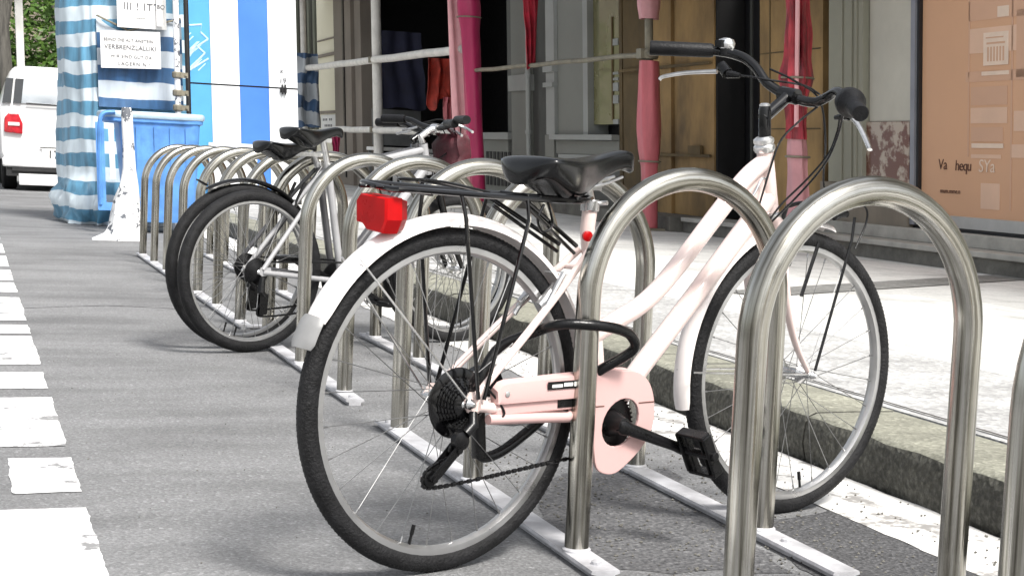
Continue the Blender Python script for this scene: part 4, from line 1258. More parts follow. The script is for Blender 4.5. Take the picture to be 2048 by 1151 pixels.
# ---------------------------------------------------------------- blue bin
def blue_bin():
    root = bthing('waste_bin', 'large blue plastic bin with a pale rounded rim beside the striped stall', 'bin')
    def rr(cx, cy, hx, hy, r, z, n=6):
        out = []
        for (sx, sy, a0) in ((1, 1, 0), (-1, 1, 90), (-1, -1, 180), (1, -1, 270)):
            for k in range(n + 1):
                a = R(a0 + 90 * k / n)
                out.append((cx + sx * (hx - r) + r * math.cos(a), cy + sy * (hy - r) + r * math.sin(a), z))
        return out
    cx, cy = 0.50, 12.55
    mb = MB()
    mb.loft([rr(cx, cy, 0.29, 0.26, 0.07, 0.10), rr(cx, cy, 0.30, 0.27, 0.07, 0.16), rr(cx, cy, 0.365, 0.31, 0.08, 1.0), rr(cx, cy, 0.34, 0.29, 0.07, 1.0), rr(cx, cy, 0.28, 0.24, 0.06, 0.2)], caps=True)
    body = bobj('body', mb, M['blue_bin'], root, sharp=40)
    for x in (0.30, 0.46, 0.60, 0.74):
        mb = MB(); mb.hexa([(x - 0.015, 12.28, 0.2), (x + 0.015, 12.28, 0.2), (x + 0.015, 12.31, 0.2), (x - 0.015, 12.31, 0.2), (x - 0.02, 12.225, 0.96), (x + 0.02, 12.225, 0.96), (x + 0.02, 12.26, 0.96), (x - 0.02, 12.26, 0.96)])
        bobj('rib', mb, M['blue_bin'], body, smooth=False)
    mb = MB(); mb.tube(rr(cx - 0.05, cy, 0.45, 0.33, 0.17, 1.06, 8), 0.026, 10, closed=True, flat=(1.2, 0.8))
    bobj('rim', mb, M['blue_rim'], root)
    mb = MB(); mb.loft([rr(cx - 0.04, cy, 0.41, 0.31, 0.14, 0.985), rr(cx - 0.05, cy, 0.45, 0.33, 0.15, 1.0), rr(cx - 0.05, cy, 0.45, 0.33, 0.15, 1.05), rr(cx, cy, 0.36, 0.28, 0.08, 1.05)], caps=False)
    bobj('collar', mb, M['blue_bin'], root)
    # two blue side handles / frame posts and a white label strip on the left flank
    mb = MB()
    mb.tube(spline([(-0.05, 12.2, 0.25), (-0.045, 12.2, 0.60), (-0.035, 12.2, 0.95), (0.00, 12.2, 1.055), (0.10, 12.2, 1.075)], 6), 0.030, 8, flat=(1.3, 0.7))
    mb.box(-0.072, 0.0, 12.19, 12.23, 0.24, 0.98); mb.box(-0.072, 0.12, 12.18, 12.22, 0.20, 0.27)
    bobj('side_guard', mb, M['blue_bin'], root)
    mb = MB(); mb.tube([(0.065, 12.19, 0.48), (0.06, 12.19, 0.92)], 0.020, 8, flat=(0.4, 1.2))
    bobj('grab_bar', mb, M['white_panel'], root)
    for x in (0.26, 0.74):
        mb = MB(); mb.lathe((x, 12.42, 0.09), (1, 0, 0), [(0.085, -0.02), (0.09, -0.01), (0.09, 0.01), (0.085, 0.02)], 20)
        bobj('wheel', mb, M['black'], root)
    return root
blue_bin()

# ---------------------------------------------------------------- peeling post with flared foot
def peel_post():
    root = bthing('bollard_post', 'white post with peeling paint and a wide flared foot, in front of the blue bin', 'post')
    mb = MB(); rings = []
    for z, hw, hd, cx in ((0.0, 0.185, 0.15, 0.03), (0.02, 0.18, 0.15, 0.03), (0.07, 0.135, 0.12, 0.045), (0.16, 0.125, 0.10, 0.075), (0.24, 0.115, 0.09, 0.08), (0.34, 0.10, 0.08, 0.09), (0.46, 0.078, 0.065, 0.105), (0.60, 0.052, 0.05, 0.118), (0.80, 0.047, 0.046, 0.115), (1.06, 0.045, 0.045, 0.110), (1.10, 0.035, 0.035, 0.110)):
        ring = []
        for j in range(18):
            a = 2 * PI * j / 18
            q = 1 + (0.12 + 0.45 * max(0, 0.7 - z)) * mnoise.noise(Vector((math.cos(a) * 2.4, math.sin(a) * 2.4, z * 7)))
            ring.append((cx + hw * q * math.cos(a), 11.2 + hd * q * math.sin(a), z))
        rings.append(ring)
    mb.loft(rings)
    bobj('shaft', mb, M['peel'], root, sharp=70)
    mb = MB(); mb.hexa([(-0.22, 11.05, 0), (0.2, 11.02, 0), (0.2, 11.35, 0), (-0.2, 11.35, 0), (-0.10, 11.08, 0.05), (0.18, 11.05, 0.04), (0.18, 11.3, 0.04), (-0.10, 11.3, 0.05)])
    bobj('foot', mb, M['peel'], root, smooth=False, bevel=0.01)
    return root
peel_post()

def clamp_pole(label, x, y, ztop, r=0.028):
    root = bthing('scaffold_pole', label, 'pole')
    mb = MB(); mb.tube([(x - 0.06, y, 0), (x, y, 1.1), (x + 0.01, y, ztop)], r, 14)
    bobj('tube', mb, M['peel'], root)
    for z in (1.47, 1.30, 1.16):
        mb = MB(); mb.lathe((x, y, z), (0, 0, 1), [(0.04, -0.03), (0.048, -0.02), (0.048, 0.02), (0.04, 0.03)], 10)
        mb.box(x + 0.03, x + 0.10, y - 0.03, y + 0.01, z - 0.025, z + 0.025)
        mb.tube([(x + 0.08, y - 0.05, z), (x + 0.08, y + 0.03, z)], 0.012, 8)
        bobj('coupler', mb, M['pole_dark'], root)
    return root
clamp_pole('white scaffold pole with three couplers standing at the stall corner', 0.76, 13.02, 2.9)
mbp = MB(); mbp.tube([(0.885, 13.2, 0), (0.885, 13.2, 2.9)], 0.024, 12)
rp = bthing('scaffold_pole', 'thin dark pole between the striped stall and the blue white cabin', 'pole')
bobj('tube', mbp, M['van_dark'], rp)
mbp = MB(); mbp.box(0.84, 0.93, 13.15, 13.25, 0, 0.02)
bobj('base_plate', mbp, M['van_dark'], rp, smooth=False)

# ---------------------------------------------------------------- blue / white cabin
def cabin():
    root = bthing('site_cabin', 'cabin with broad vertical blue and white stripes and a pale graffiti scribble', 'cabin')
    xs = [1.31, 1.665, 2.01, 2.365, 2.72]
    ms = ['blue_light', 'white_panel', 'blue_mid', 'white_panel']
    mb = MB(); mb.box(1.325, 2.71, 17.03, 19.6, 0.14, 3.2)
    bobj('body', mb, M['white_panel'], root, smooth=False)
    for i in range(4):
        mb = MB()
        mb.box(xs[i] + 0.002, xs[i + 1] - 0.002, 17.0, 17.028, 1.565, 3.2)
        mb.box(xs[i] + 0.002, xs[i + 1] - 0.002, 17.005, 17.028, 0.2, 1.545)
        bobj('front_panel', mb, M[ms[i]], root, smooth=False)
    mb = MB(); mb.box(1.31, 2.72, 17.012, 17.026, 1.545, 1.565)
    bobj('seam_strip', mb, M['frame_dark'], root, smooth=False)
    mb = MB(); mb.box(2.50, 2.58, 16.975, 17.0, 1.50, 1.56); mb.box(2.52, 2.535, 16.96, 17.0, 1.48, 1.60); mb.box(2.555, 2.57, 16.96, 17.0, 1.48, 1.60)
    bobj('latch', mb, M['frame_dark'], root, smooth=False)
    mb = MB()
    random.seed(12)
    Z = [(1.42, 2.24), (1.57, 2.26), (1.55, 2.17), (1.64, 2.09), (1.44, 1.95), (1.36, 1.80), (1.50, 2.00), (1.60, 1.92), (1.40, 1.72), (1.34, 1.66), (1.64, 1.86)]
    for i in range(len(Z) - 1):
        mb.tube([(Z[i][0], 16.997, Z[i][1]), (Z[i + 1][0], 16.997, Z[i + 1][1])], 0.011, 6, flat=(1, 0.35))
    for k in range(14):
        x = random.uniform(1.36, 1.60); z = random.uniform(1.75, 2.15)
        mb.tube([(x - 0.05, 16.998, z - 0.05), (x + 0.04, 16.998, z + 0.04)], 0.007, 6, flat=(1, 0.3))
    bobj('graffiti', mb, M['graffiti'], root)
    text('lettering', 'x', 0.09, M['ink'], root, shear((2.50, 16.99, 1.74), True), (R(90), 0, 0), 0.001)
    text('lettering', '19', 0.09, M['ink'], root, shear((2.49, 16.99, 1.62), True), (R(90), 0, 0), 0.001)
    mb = MB(); mb.box(1.30, 2.73, 16.96, 17.05, 0.14, 0.20)
    bobj('skirting', mb, M['frame_dark'], root, smooth=False)
    sg = bthing('sign_board', 'low white board with a row of small black symbols below the blue and white cabin', 'sign')
    mb = MB(); mb.box(1.60, 2.18, 16.90, 16.93, 0.14, 0.855)
    bobj('board', mb, M['white_panel'], sg, smooth=False)
    mb = MB()
    for k in range(5): mb.box(1.88 + k * 0.026, 1.895 + k * 0.026, 16.893, 16.899, 0.785, 0.81 if k % 2 else 0.80)
    for k in range(4):
        mb.lathe((2.03 + k * 0.036, 16.899, 0.79), (0, -1, 0), [(0.013, 0), (0.013, 0.004)], 10)
    bobj('symbols', mb, M['frame_dark'], sg, smooth=False)
cabin()

# ---------------------------------------------------------------- white van
def van():
    root = bthing('parked_van', 'white van seen from behind at the left edge, red tail lamp', 'van')
    cx = 0.19; hw = 0.88
    # side profile y (rear is small) and z with half widths
    def sec(y, ztop, zs, w0, w1, zb=0.42):
        pts = [(-w0 * 0.94, zb), (-w0, zb + 0.12), (-w0, zs * 0.75), (-w0 * 0.985, zs), (-w1, ztop - 0.10), (-w1 * 0.90, ztop - 0.02), (-w1 * 0.6, ztop), (w1 * 0.6, ztop), (w1 * 0.90, ztop - 0.02), (w1, ztop - 0.10), (w0 * 0.985, zs), (w0, zs * 0.75), (w0, zb + 0.12), (w0 * 0.94, zb)]
        return [(cx + x, y, z) for x, z in pts]
    mb = MB()
    mb.loft([sec(23.02, 1.26, 1.18, 0.80, 0.74, 0.50), sec(23.05, 1.78, 1.28, 0.86, 0.62, 0.44), sec(23.22, 1.90, 1.28, 0.88, 0.66), sec(23.6, 1.92, 1.28, 0.88, 0.68), sec(25.6, 1.90, 1.28, 0.88, 0.68),
             sec(26.4, 1.30, 1.22, 0.88, 0.70), sec(27.2, 1.14, 1.05, 0.86, 0.72), sec(27.5, 0.9, 0.85, 0.80, 0.7)])
    bobj('body', mb, M['white'], root, sharp=50, bevel=0.05)
    mb = MB()
    mb.hexa([(-0.36, 23.00, 1.33), (0.74, 23.00, 1.33), (0.74, 23.06, 1.33), (-0.36, 23.06, 1.33), (-0.30, 23.02, 1.71), (0.68, 23.02, 1.71), (0.68, 23.10, 1.71), (-0.30, 23.10, 1.71)])
    gl = bobj('rear_window', mb, M['van_mirror'], root, smooth=False)
    mb = MB()
    for s in (0, 1):
        a = [(-0.63, -0.50, -0.56, -0.45), (-0.47, -0.35, -0.42, -0.30)][s]
        mb.hexa([(a[0], 22.995, 1.325), (a[1], 22.985, 1.325), (a[1], 23.05, 1.325), (a[0], 23.08, 1.325), (a[2], 23.02, 1.70), (a[3], 23.01, 1.70), (a[3], 23.10, 1.70), (a[2], 23.12, 1.70)])
        bobj('window_edge', mb, M['van_glass'], root, smooth=False); mb = MB()
    for s in (0, 1):
        a = [(0.76, 0.88, 0.70, 0.82)][0]
    mb.hexa([(0.76, 22.985, 1.325), (1.0, 22.995, 1.325), (1.0, 23.08, 1.325), (0.76, 23.05, 1.325), (0.70, 23.01, 1.70), (0.92, 23.02, 1.70), (0.92, 23.12, 1.70), (0.70, 23.10, 1.70)])
    bobj('window_edge', mb, M['van_glass'], root, smooth=False)
    mb = MB(); mb.tube([(-0.28, 22.975, 1.33), (0.30, 22.975, 1.32)], 0.012, 6)
    bobj('wiper', mb, M['van_dark'], gl)
    for s in (-1, 1):
        mb = MB()
        x0, x1 = (-0.615, -0.34) if s < 0 else (0.72, 0.995)
        pl = [(x0, 0.88), (x0 + 0.01, 1.10), (x0 + 0.07, 1.17), (x1 - 0.06, 1.17), (x1, 1.02), (x1 - 0.01, 0.86)]
        if s > 0: pl = [(x0 + x1 - a, b) for a, b in pl]
        mb.prism(pl, 22.96, 23.06)
        t = bobj('tail_lamp', mb, M['lamp_red'], root, smooth=False, bevel=0.015)
        mb = MB(); mb.box(x0 + 0.06, x1 - 0.05, 22.945, 22.958, 0.985, 1.035)
        bobj('reverse_lamp', mb, M['paper'], t, smooth=False)
    mb = MB(); mb.box(-0.07, 0.45, 22.985, 23.01, 0.49, 0.655)
    p = bobj('number_plate', mb, M['paper'], root, smooth=False)
    mb = MB(); mb.box(-0.10, 0.48, 22.98, 23.0, 0.66, 0.675)
    bobj('plate_lamp_bar', mb, M['van_dark'], p, smooth=False)
    text('lettering', '170', 0.18, M['frame_dark'], p, shear((-0.0, 22.98, 0.505), True), (R(90), 0, 0), 0.002)
    mb = MB(); mb.box(-0.66, 1.04, 22.93, 23.1, 0.36, 0.50)
    bobj('bumper', mb, M['white'], root, bevel=0.03)
    mb = MB(); mb.box(-0.60, 0.98, 22.98, 26.5, 0.22, 0.44); mb.box(-0.52, 0.9, 22.95, 23.02, 0.30, 0.38)
    bobj('underbody', mb, M['van_dark'], root, smooth=False)
    mb = MB(); mb.box(-0.43, 0.81, 22.80, 22.92, 0.09, 0.26)
    bobj('rear_step', mb, M['white'], root, bevel=0.01)
    for y in (23.75, 26.5):
        for s in (-1, 1):
            mb = MB(); mb.lathe((cx + s * 0.74, y, 0.33), (s, 0, 0), [(0.30, -0.11), (0.33, -0.09), (0.33, 0.08), (0.30, 0.11), (0.20, 0.10), (0.18, 0.06)], 28)
            wo = bobj('wheel', mb, M['rubber'], root)
            mb = MB(); mb.lathe((cx + s * 0.74, y, 0.33), (s, 0, 0), [(0.19, 0.05), (0.19, 0.09), (0.05, 0.10)], 20)
            bobj('hubcap', mb, M['silver'], wo)
van()

# ---------------------------------------------------------------- trees and pillar at far left
def leaf_cloud(mb, c, rad, n, size, seed):
    random.seed(seed)
    for _ in range(n):
        while True:
            p = Vector((random.uniform(-1, 1), random.uniform(-1, 1), random.uniform(-1, 1)))
            if p.length < 1: break
        q = Vector((p.x * rad[0], p.y * rad[1], p.z * rad[2]))
        if mnoise.noise((q + Vector(c)) * 1.1) < -0.18: continue
        o = Vector(c) + q
        a = Vector((random.gauss(0, 1), random.gauss(0, 1), random.gauss(0, 0.6))).normalized()
        b = a.cross(Vector((random.gauss(0, 1), random.gauss(0, 1), random.gauss(0, 1)))).normalized()
        s = size * random.uniform(0.6, 1.4)
        i = len(mb.v)
        mb.v += [tuple(o - a * s), tuple(o + b * s * 0.45 - a * s * 0.1), tuple(o + a * s), tuple(o - b * s * 0.45 - a * s * 0.1)]
        mb.face((i, i + 1, i + 2, i + 3))
def tree(label, x, y, h, tr, clouds, n, seed, size=0.09):
    root = bthing('street_tree', label, 'tree')
    mb = MB()
    mb.tube([(x + 0.05, y, 0), (x, y, h * 0.25), (x - 0.05, y + 0.05, h * 0.5), (x + 0.1, y, h * 0.8)], [tr * 1.3, tr, tr * 0.85, tr * 0.45], 14)
    random.seed(seed)
    for (c, rad) in clouds:
        st = Vector((x, y, h * 0.45))
        mb.tube([st, st.lerp(Vector(c), 0.5) + Vector((0, 0, 0.2)), Vector(c)], [tr * 0.5, tr * 0.3, tr * 0.1], 8)
    bobj('trunk', mb, M['bark'], root, sharp=80)
    mb = MB()
    for i, (c, rad) in enumerate(clouds):
        leaf_cloud(mb, c, rad, n, size, seed + i)
    bobj('crown', mb, M['leaf'], root, smooth=False)
tree('leafy green tree filling the gap between the white pillar and the striped stall', 1.3, 40, 5.0, 0.16,
     [((0.5, 39.5, 3.3), (1.6, 1.3, 1.5)), ((1.6, 39.6, 2.4), (1.5, 1.2, 1.1)), ((-0.5, 40, 2.3), (1.3, 1.2, 1.1)), ((0.9, 40, 4.9), (2.0, 1.5, 1.4)), ((0.6, 39.3, 1.9), (1.2, 0.9, 0.9))], 2600, 5)
tree('grey barked tree trunk at the upper left corner behind the van', -0.28, 34, 7.0, 0.15,
     [((-1.2, 34, 5.8), (1.6, 1.4, 1.1)), ((0.4, 34.4, 6.4), (1.5, 1.4, 1.1))], 1500, 15)
pl_ = bthing('gate_pillar', 'white pillar between the grey tree trunk and the green tree', 'pillar')
mb = MB(); mb.box(-0.03, 0.14, 35.0, 35.3, 0, 4.6); mb.box(-0.07, 0.18, 34.96, 35.34, 4.6, 4.75); mb.box(-0.06, 0.17, 34.97, 35.33, 0, 0.3)
bobj('shaft', mb, M['stucco_white'], pl_, smooth=False, bevel=0.01)
hedge = bthing('hedge', 'dark hedge behind the van', 'hedge')
mb = MB(); leaf_cloud(mb, (-2.6, 42, 1.6), (3.6, 1.0, 2.6), 5200, 0.12, 77)
bobj('foliage', mb, M['leaf'], hedge, smooth=False)
far = bthing('garden_wall', 'pale wall at the far end of the street', 'wall')
mb = MB(); mb.box(-8, 6.2, 47, 47.3, 0, 6.5); mb.box(-8.05, 6.25, 46.95, 47.35, 6.5, 6.6)
bobj('masonry', mb, M['plinth'], far, smooth=False)

# ================================================================ SHOPFRONTS along X = 6.3
XF = 6.3
def fb(parent, name, y0, y1, z0, z1, m_, proud=0.0, depth=0.25, bevel=0.0):
    mb = MB(); mb.box(XF - proud, XF + depth, y0, y1, z0, z1)
    return bobj(name, mb, M[m_], parent, smooth=False, bevel=bevel)

# -- corner shop with the orange poster window
A = bthing('shop_building', 'nearest building, orange poster window and green grey pilaster', 'building')
fb(A, 'upper_wall', -1.0, 10.45, 3.2, 7.5, 'roof')
fb(A, 'side_wall', -1.0, 5.0, 0.14, 3.2, 'cream_panel', 0, 0.3)
wn = fb(A, 'window_frame', 8.935, 8.965, 0.43, 3.2, 'frame_dark', 0.03)
fb(wn, 'mullion', 8.967, 9.03, 0.43, 3.2, 'frame_grey', 0.05)
fb(wn, 'bottom_rail', 5.0, 8.93, 0.435, 0.525, 'alu', 0.05)
fb(wn, 'shadow_gap', 5.0, 9.03, 0.405, 0.433, 'frame_dark', 0.01)
pane = fb(A, 'poster', 5.0, 8.93, 0.527, 3.2, 'orange', 0.0, 0.03)
random.seed(4)
# window reflections painted as flat colour fields on the poster
for (y0, y1, z0, z1, m_) in ((7.55, 8.30, 2.05, 2.22, 'orange_mid'), (7.70, 8.28, 1.80, 1.99, 'orange_pale'), (7.40, 8.33, 1.58, 1.66, 'orange_mid'), (7.80, 8.26, 1.40, 1.54, 'orange_mid'), (7.80, 8.26, 1.26, 1.38, 'orange_pale'),
                             (7.85, 8.25, 1.12, 1.23, 'orange_mid'), (7.87, 8.25, 0.99, 1.02, 'orange_pale'), (5.2, 7.70, 1.60, 2.1, 'orange_mid'), (5.2, 7.72, 1.20, 1.35, 'orange_pale'), (5.2, 7.74, 1.00, 1.10, 'orange_pale'),
                             (8.28, 8.30, 1.0, 2.2, 'orange_mid'), (7.74, 7.76, 0.60, 2.2, 'orange_mid'), (7.88, 8.12, 0.60, 0.80, 'orange_pale')):
    mb = MB(); mb.box(XF - 0.0035, XF - 0.0005, y0, y1, z0, z1)
    bobj('reflection_field', mb, M[m_], pane, smooth=False)
for q in ((7.79, 8.10, 1.70, 1.95), (7.78, 8.12, 1.625, 1.655), (7.84, 8.24, 1.07, 1.105), (7.79, 7.93, 2.06, 2.14)):
    mb = MB(); mb.box(XF - 0.0075, XF - 0.004, *q)
    bobj('print_label', mb, M['poster_white'], pane, smooth=False)
mb = MB(); mb.box(XF - 0.009, XF - 0.008, 7.83, 8.06, 1.86, 1.875); mb.box(XF - 0.009, XF - 0.008, 7.85, 8.07, 1.905, 1.915)
for k in range(6): mb.box(XF - 0.009, XF - 0.008, 7.84 + k * 0.038, 7.86 + k * 0.038, 1.73, 1.84)
bobj('label_print', mb, M['orange_mid'], pane, smooth=False)
rot = (R(90), 0, R(-90))
def ptext(s_, y, z, size, m_, sp=1.0):
    P = shear((XF - 0.006, y, z), True)
    o = text('lettering', s_, size, m_, pane, P, rot, 0.001, space=sp)
    return o
ptext('Va', 8.69, 0.895, 0.12, M['ink_brown'])
ptext('hequ', 8.46, 0.89, 0.12, M['ink_brown'], 0.9)
ptext('SYa', 8.15, 0.885, 0.14, M['poster_white'])
ptext('mum.mme.n', 8.66, 0.705, 0.055, M['ink_brown'])
fb(A, 'wall_panel', 9.04, 9.685, 1.285, 3.2, 'cream_panel', 0.03)
fb(A, 'marble_block', 9.04, 9.70, 0.75, 1.28, 'marble', 0.05)
fb(A, 'plinth', 9.04, 10.45, 0.32, 0.748, 'plinth', 0.07)
pil = fb(A, 'pilaster', 9.70, 10.27, 0.75, 3.2, 'pilaster', 0.09)
mb = MB()
for y in (9.78, 9.86, 10.02): mb.box(XF - 0.105, XF - 0.092, y, y + 0.03, 0.76, 3.2)
bobj('moulding', mb, M['pilaster'], pil, smooth=False)
fb(A, 'reveal', 10.272, 10.42, 0.75, 3.2, 'black_hole', 0.0)
st_ = bthing('entrance_step', 'pale stone step running under the orange poster window', 'step')
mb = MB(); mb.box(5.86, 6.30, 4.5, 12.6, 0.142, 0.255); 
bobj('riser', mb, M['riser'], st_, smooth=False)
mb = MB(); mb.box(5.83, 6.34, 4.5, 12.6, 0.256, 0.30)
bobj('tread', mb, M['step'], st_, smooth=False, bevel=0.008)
mb = MB(); mb.box(6.13, 6.36, 4.5, 11.4, 0.301, 0.403)
bobj('threshold', mb, M['step'], st_, smooth=False, bevel=0.006)

# -- brown stone building with black doorway
B = bthing('shop_building', 'brown stained stone building with a tall black doorway', 'building')
mb = MB(); mb.box(XF - 0.03, XF + 0.29, 12.625, 12.658, 0.305, 3.25)  # black lining added so the jamb goes as dark as the opening
bobj('door_jamb', mb, M['black_hole'], B, smooth=False)
fb(B, 'upper_wall', 10.46, 15.12, 3.3, 7.8, 'roof')
fb(B, 'stone_panel', 10.46, 11.67, 0.3, 3.3, 'ochre', 0.04)
mb = MB()
for z in (1.22, 1.95): mb.box(XF - 0.046, XF - 0.0405, 10.50, 11.66, z, z + 0.012)
mb.box(XF - 0.046, XF - 0.0405, 11.45, 11.47, 0.32, 3.2)
bobj('joint', mb, M['ochre_dark'], B, smooth=False)
dr_ = bthing('shop_door', 'black door set back in the brown stone building', 'door')
mb = MB(); mb.box(XF + 0.30, XF + 0.36, 11.67, 12.64, 0.31, 3.2)
dd_ = bobj('leaf', mb, M['door_black'], dr_, smooth=False)
mb = MB(); mb.box(XF + 0.285, XF + 0.299, 11.76, 11.80, 0.4, 3.1); mb.box(XF + 0.285, XF + 0.299, 12.15, 12.20, 0.4, 3.1); mb.box(XF + 0.285, XF + 0.299, 12.45, 12.50, 0.4, 3.1)
bobj('stile', mb, M['grey_dark'], dd_, smooth=False)
mb = MB(); mb.tube([(XF + 0.25, 11.9, 1.30), (XF + 0.25, 11.9, 1.36)], 0.02, 8); mb.box(XF + 0.25, XF + 0.30, 11.95, 12.15, 1.375, 1.395)
bobj('handle', mb, M['silver'], dd_)
for (y0, y1, m_, pr) in ((12.66, 13.25, 'ochre', 0.05), (13.255, 13.70, 'ochre', 0.02), (13.705, 14.3, 'ochre', 0.06), (14.305, 15.12, 'ochre_dark', 0.03)):
    fb(B, 'stone_panel', y0, y1, 0.3, 3.3, m_, pr)
mb = MB(); mb.box(XF - 0.10, XF - 0.065, 12.68, 15.1, 1.90, 1.93); mb.box(XF - 0.09, XF - 0.065, 12.7, 14.3, 0.93, 0.96)
mb.box(XF - 0.10, XF - 0.065, 12.9, 13.2, 0.96, 1.05)
bobj('string_course', mb, M['ochre_dark'], B, smooth=False)
mb = MB(); mb.box(5.75, 6.24, 12.7, 15.2, 0.142, 0.30)
bobj('base_course', mb, M['riser'], B, smooth=False, bevel=0.01)
mb = MB(); mb.box(XF + 0.37, XF + 0.6, 10.46, 15.12, 0.14, 3.3)
bobj('back_wall', mb, M['black_hole'], B, smooth=False)

# -- grey timber shopfront
Cc = bthing('shop_building', 'grey timber shopfront with an olive display window', 'building')
fb(Cc, 'upper_wall', 15.13, 19.2, 3.4, 8.0, 'roof')
fb(Cc, 'end_pier', 15.13, 15.22, 0.14, 3.4, 'ochre_dark', 0.04)
wo_ = fb(Cc, 'display_window', 15.23, 16.25, 1.30, 3.4, 'olive', -0.05, 0.1)
mb = MB()
mb.box(XF - 0.045 + 0.08, XF + 0.048, 15.60, 15.64, 1.35, 2.6)
bobj('inner_curtain', mb, M['ochre_dark'], wo_, smooth=False)
mb = MB()
for z, h_ in ((1.30, 0.06), (1.55, 0.10), (1.70, 0.10), (1.83, 0.03), (1.90, 0.03), (2.25, 0.08)):
    mb = MB(); mb.box(XF + 0.030, XF + 0.046, 15.42, 15.58, z, z + h_)
    bobj('price_card', mb, M['grey_light'], wo_, smooth=False)
fb(Cc, 'window_surround', 16.26, 16.42, 1.17, 3.4, 'grey_light', 0.03)
fb(Cc, 'panel', 16.425, 17.40, 1.17, 3.4, 'grey_frame', 0.0)
fb(Cc, 'stile', 17.405, 17.72, 1.17, 3.4, 'grey_light', 0.05)
fb(Cc, 'stile_base', 17.405, 17.75, 0.30, 1.165, 'grey_frame', 0.06)
fb(Cc, 'panel', 17.755, 18.45, 0.30, 3.4, 'grey_dark', -0.03)
fb(Cc, 'corner_post', 18.455, 19.12, 0.30, 3.4, 'grey_frame', 0.06)
fb(Cc, 'sill', 15.23, 17.38, 1.10, 1.165, 'grey_light', 0.14)
fb(Cc, 'apron', 15.23, 17.38, 0.92, 1.095, 'grey_frame', 0.04)
fb(Cc, 'apron_rail', 15.23, 17.20, 0.86, 0.915, 'grey_light', 0.08)
fb(Cc, 'kick_panel', 15.23, 17.38, 0.30, 0.855, 'grey_dark', 0.0)
fb(Cc, 'band', 18.40, 19.15, 1.78, 2.0, 'grey_light', 0.10)
fb(Cc, 'stile_band', 17.39, 17.74, 2.0, 2.08, 'grey_light', 0.09)
fb(Cc, 'stile_band', 17.39, 17.74, 1.80, 1.86, 'grey_light', 0.09)
fb(Cc, 'stone_base', 15.13, 19.2, 0.142, 0.298, 'riser', 0.16)
mb = MB(); mb.box(XF + 0.26, XF + 0.5, 15.13, 19.2, 0.14, 3.4)
bobj('back_wall', mb, M['black_hole'], Cc, smooth=False)
dp = bthing('drain_pipe', 'slim grey pipe running down the grey shopfront corner', 'pipe')
mb = MB(); mb.tube([(XF - 0.10, 18.30, 0.3), (XF - 0.10, 18.30, 3.4)], 0.035, 12)
for z in (0.6, 1.2, 1.98, 2.8): mb.lathe((XF - 0.10, 18.30, z), (0, 0, 1), [(0.045, -0.03), (0.05, 0), (0.045, 0.03)], 12)
bobj('tube', mb, M['grey_light'], dp)

# -- dark open shop
D = bthing('shop_building', 'open dark shop with a taupe stone pillar, clothes hanging in front', 'building')
fb(D, 'upper_wall', 19.21, 30.3, 4.5, 8.2, 'roof')
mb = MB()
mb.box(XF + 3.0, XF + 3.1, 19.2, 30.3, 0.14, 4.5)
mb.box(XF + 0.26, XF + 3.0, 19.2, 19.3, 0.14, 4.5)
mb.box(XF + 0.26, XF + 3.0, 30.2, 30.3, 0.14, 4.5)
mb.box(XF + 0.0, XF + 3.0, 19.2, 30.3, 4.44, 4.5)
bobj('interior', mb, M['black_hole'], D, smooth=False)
fb(D, 'door_jamb', 19.22, 19.40, 0.3, 4.4, 'grey_dark', 0.02)
fb(D, 'stall_riser', 19.22, 20.6, 0.14, 1.10, 'grey_frame', 0.02)
mb = MB()
for k in range(7): mb.box(XF - 0.032, XF - 0.022, 19.3 + k * 0.17, 19.40 + k * 0.17, 0.42, 0.92)
bobj('vent_grille', mb, M['black_hole'], D, smooth=False)
fb(D, 'ledge', 19.22, 20.6, 1.10, 1.2, 'grey_light', 0.09)
pl2 = fb(D, 'pillar', 28.75, 30.28, 0.14, 4.44, 'taupe', 0.12)
mb = MB(); mb.box(XF - 0.145, XF - 0.122, 29.3, 29.42, 0.3, 4.4)
bobj('pillar_groove', mb, M['frame_dark'], pl2, smooth=False)
fb(D, 'pillar_return', 28.2, 28.72, 0.14, 4.44, 'taupe', 0.05)

# -- cream wall with notices
E_ = bthing('shop_building', 'far cream building with paper notices and olive barred window', 'building')
fb(E_, 'upper_wall', 30.31, 46, 5.0, 8.6, 'roof')
fb(E_, 'wall', 30.31, 32.5, 0.14, 5.0, 'cream', 0.0)
fb(E_, 'wall', 35.4, 46, 0.14, 5.0, 'cream', 0.0)
fb(E_, 'window_glass', 32.5, 35.4, 1.3, 5.0, 'black_hole', -0.08)
fb(E_, 'wall_below_window', 32.5, 35.4, 0.14, 1.29, 'cream', 0.0)
mb = MB()
for y in (32.6, 33.2, 33.9, 34.6, 35.2): mb.box(XF - 0.03, XF + 0.02, y, y + 0.22, 1.3, 4.98)
bobj('window_bar', mb, M['olive_bar'], E_, smooth=False)
for q in ((0.05, 30.35, 32.4, 2.85, 2.91), (0.03, 30.35, 32.4, 3.2, 3.23), (0.04, 30.4, 32.3, 1.62, 1.68)):
    mb = MB(); mb.box(XF - q[0], XF - 0.002, *q[1:])
    bobj('ledge', mb, M['taupe'], E_, smooth=False)
nb = bthing('paper_notice', 'white printed notice pasted on the far cream wall', 'notice')
mb = MB(); mb.box(XF - 0.012, XF - 0.003, 30.6, 32.2, 1.0, 1.60)
bobj('sheet', mb, M['paper'], nb, smooth=False)
mb = MB()
random.seed(9)
for k in range(4):
    z = 1.52 - k * 0.13
    for j in range(6):
        y = 31.9 - j * 0.16
        if random.random() < 0.75: mb.box(XF - 0.016, XF - 0.013, y, y + 0.10, z - 0.05, z)
lbl(bobj('print', mb, M['ink'], nb, smooth=False), kind='stuff')

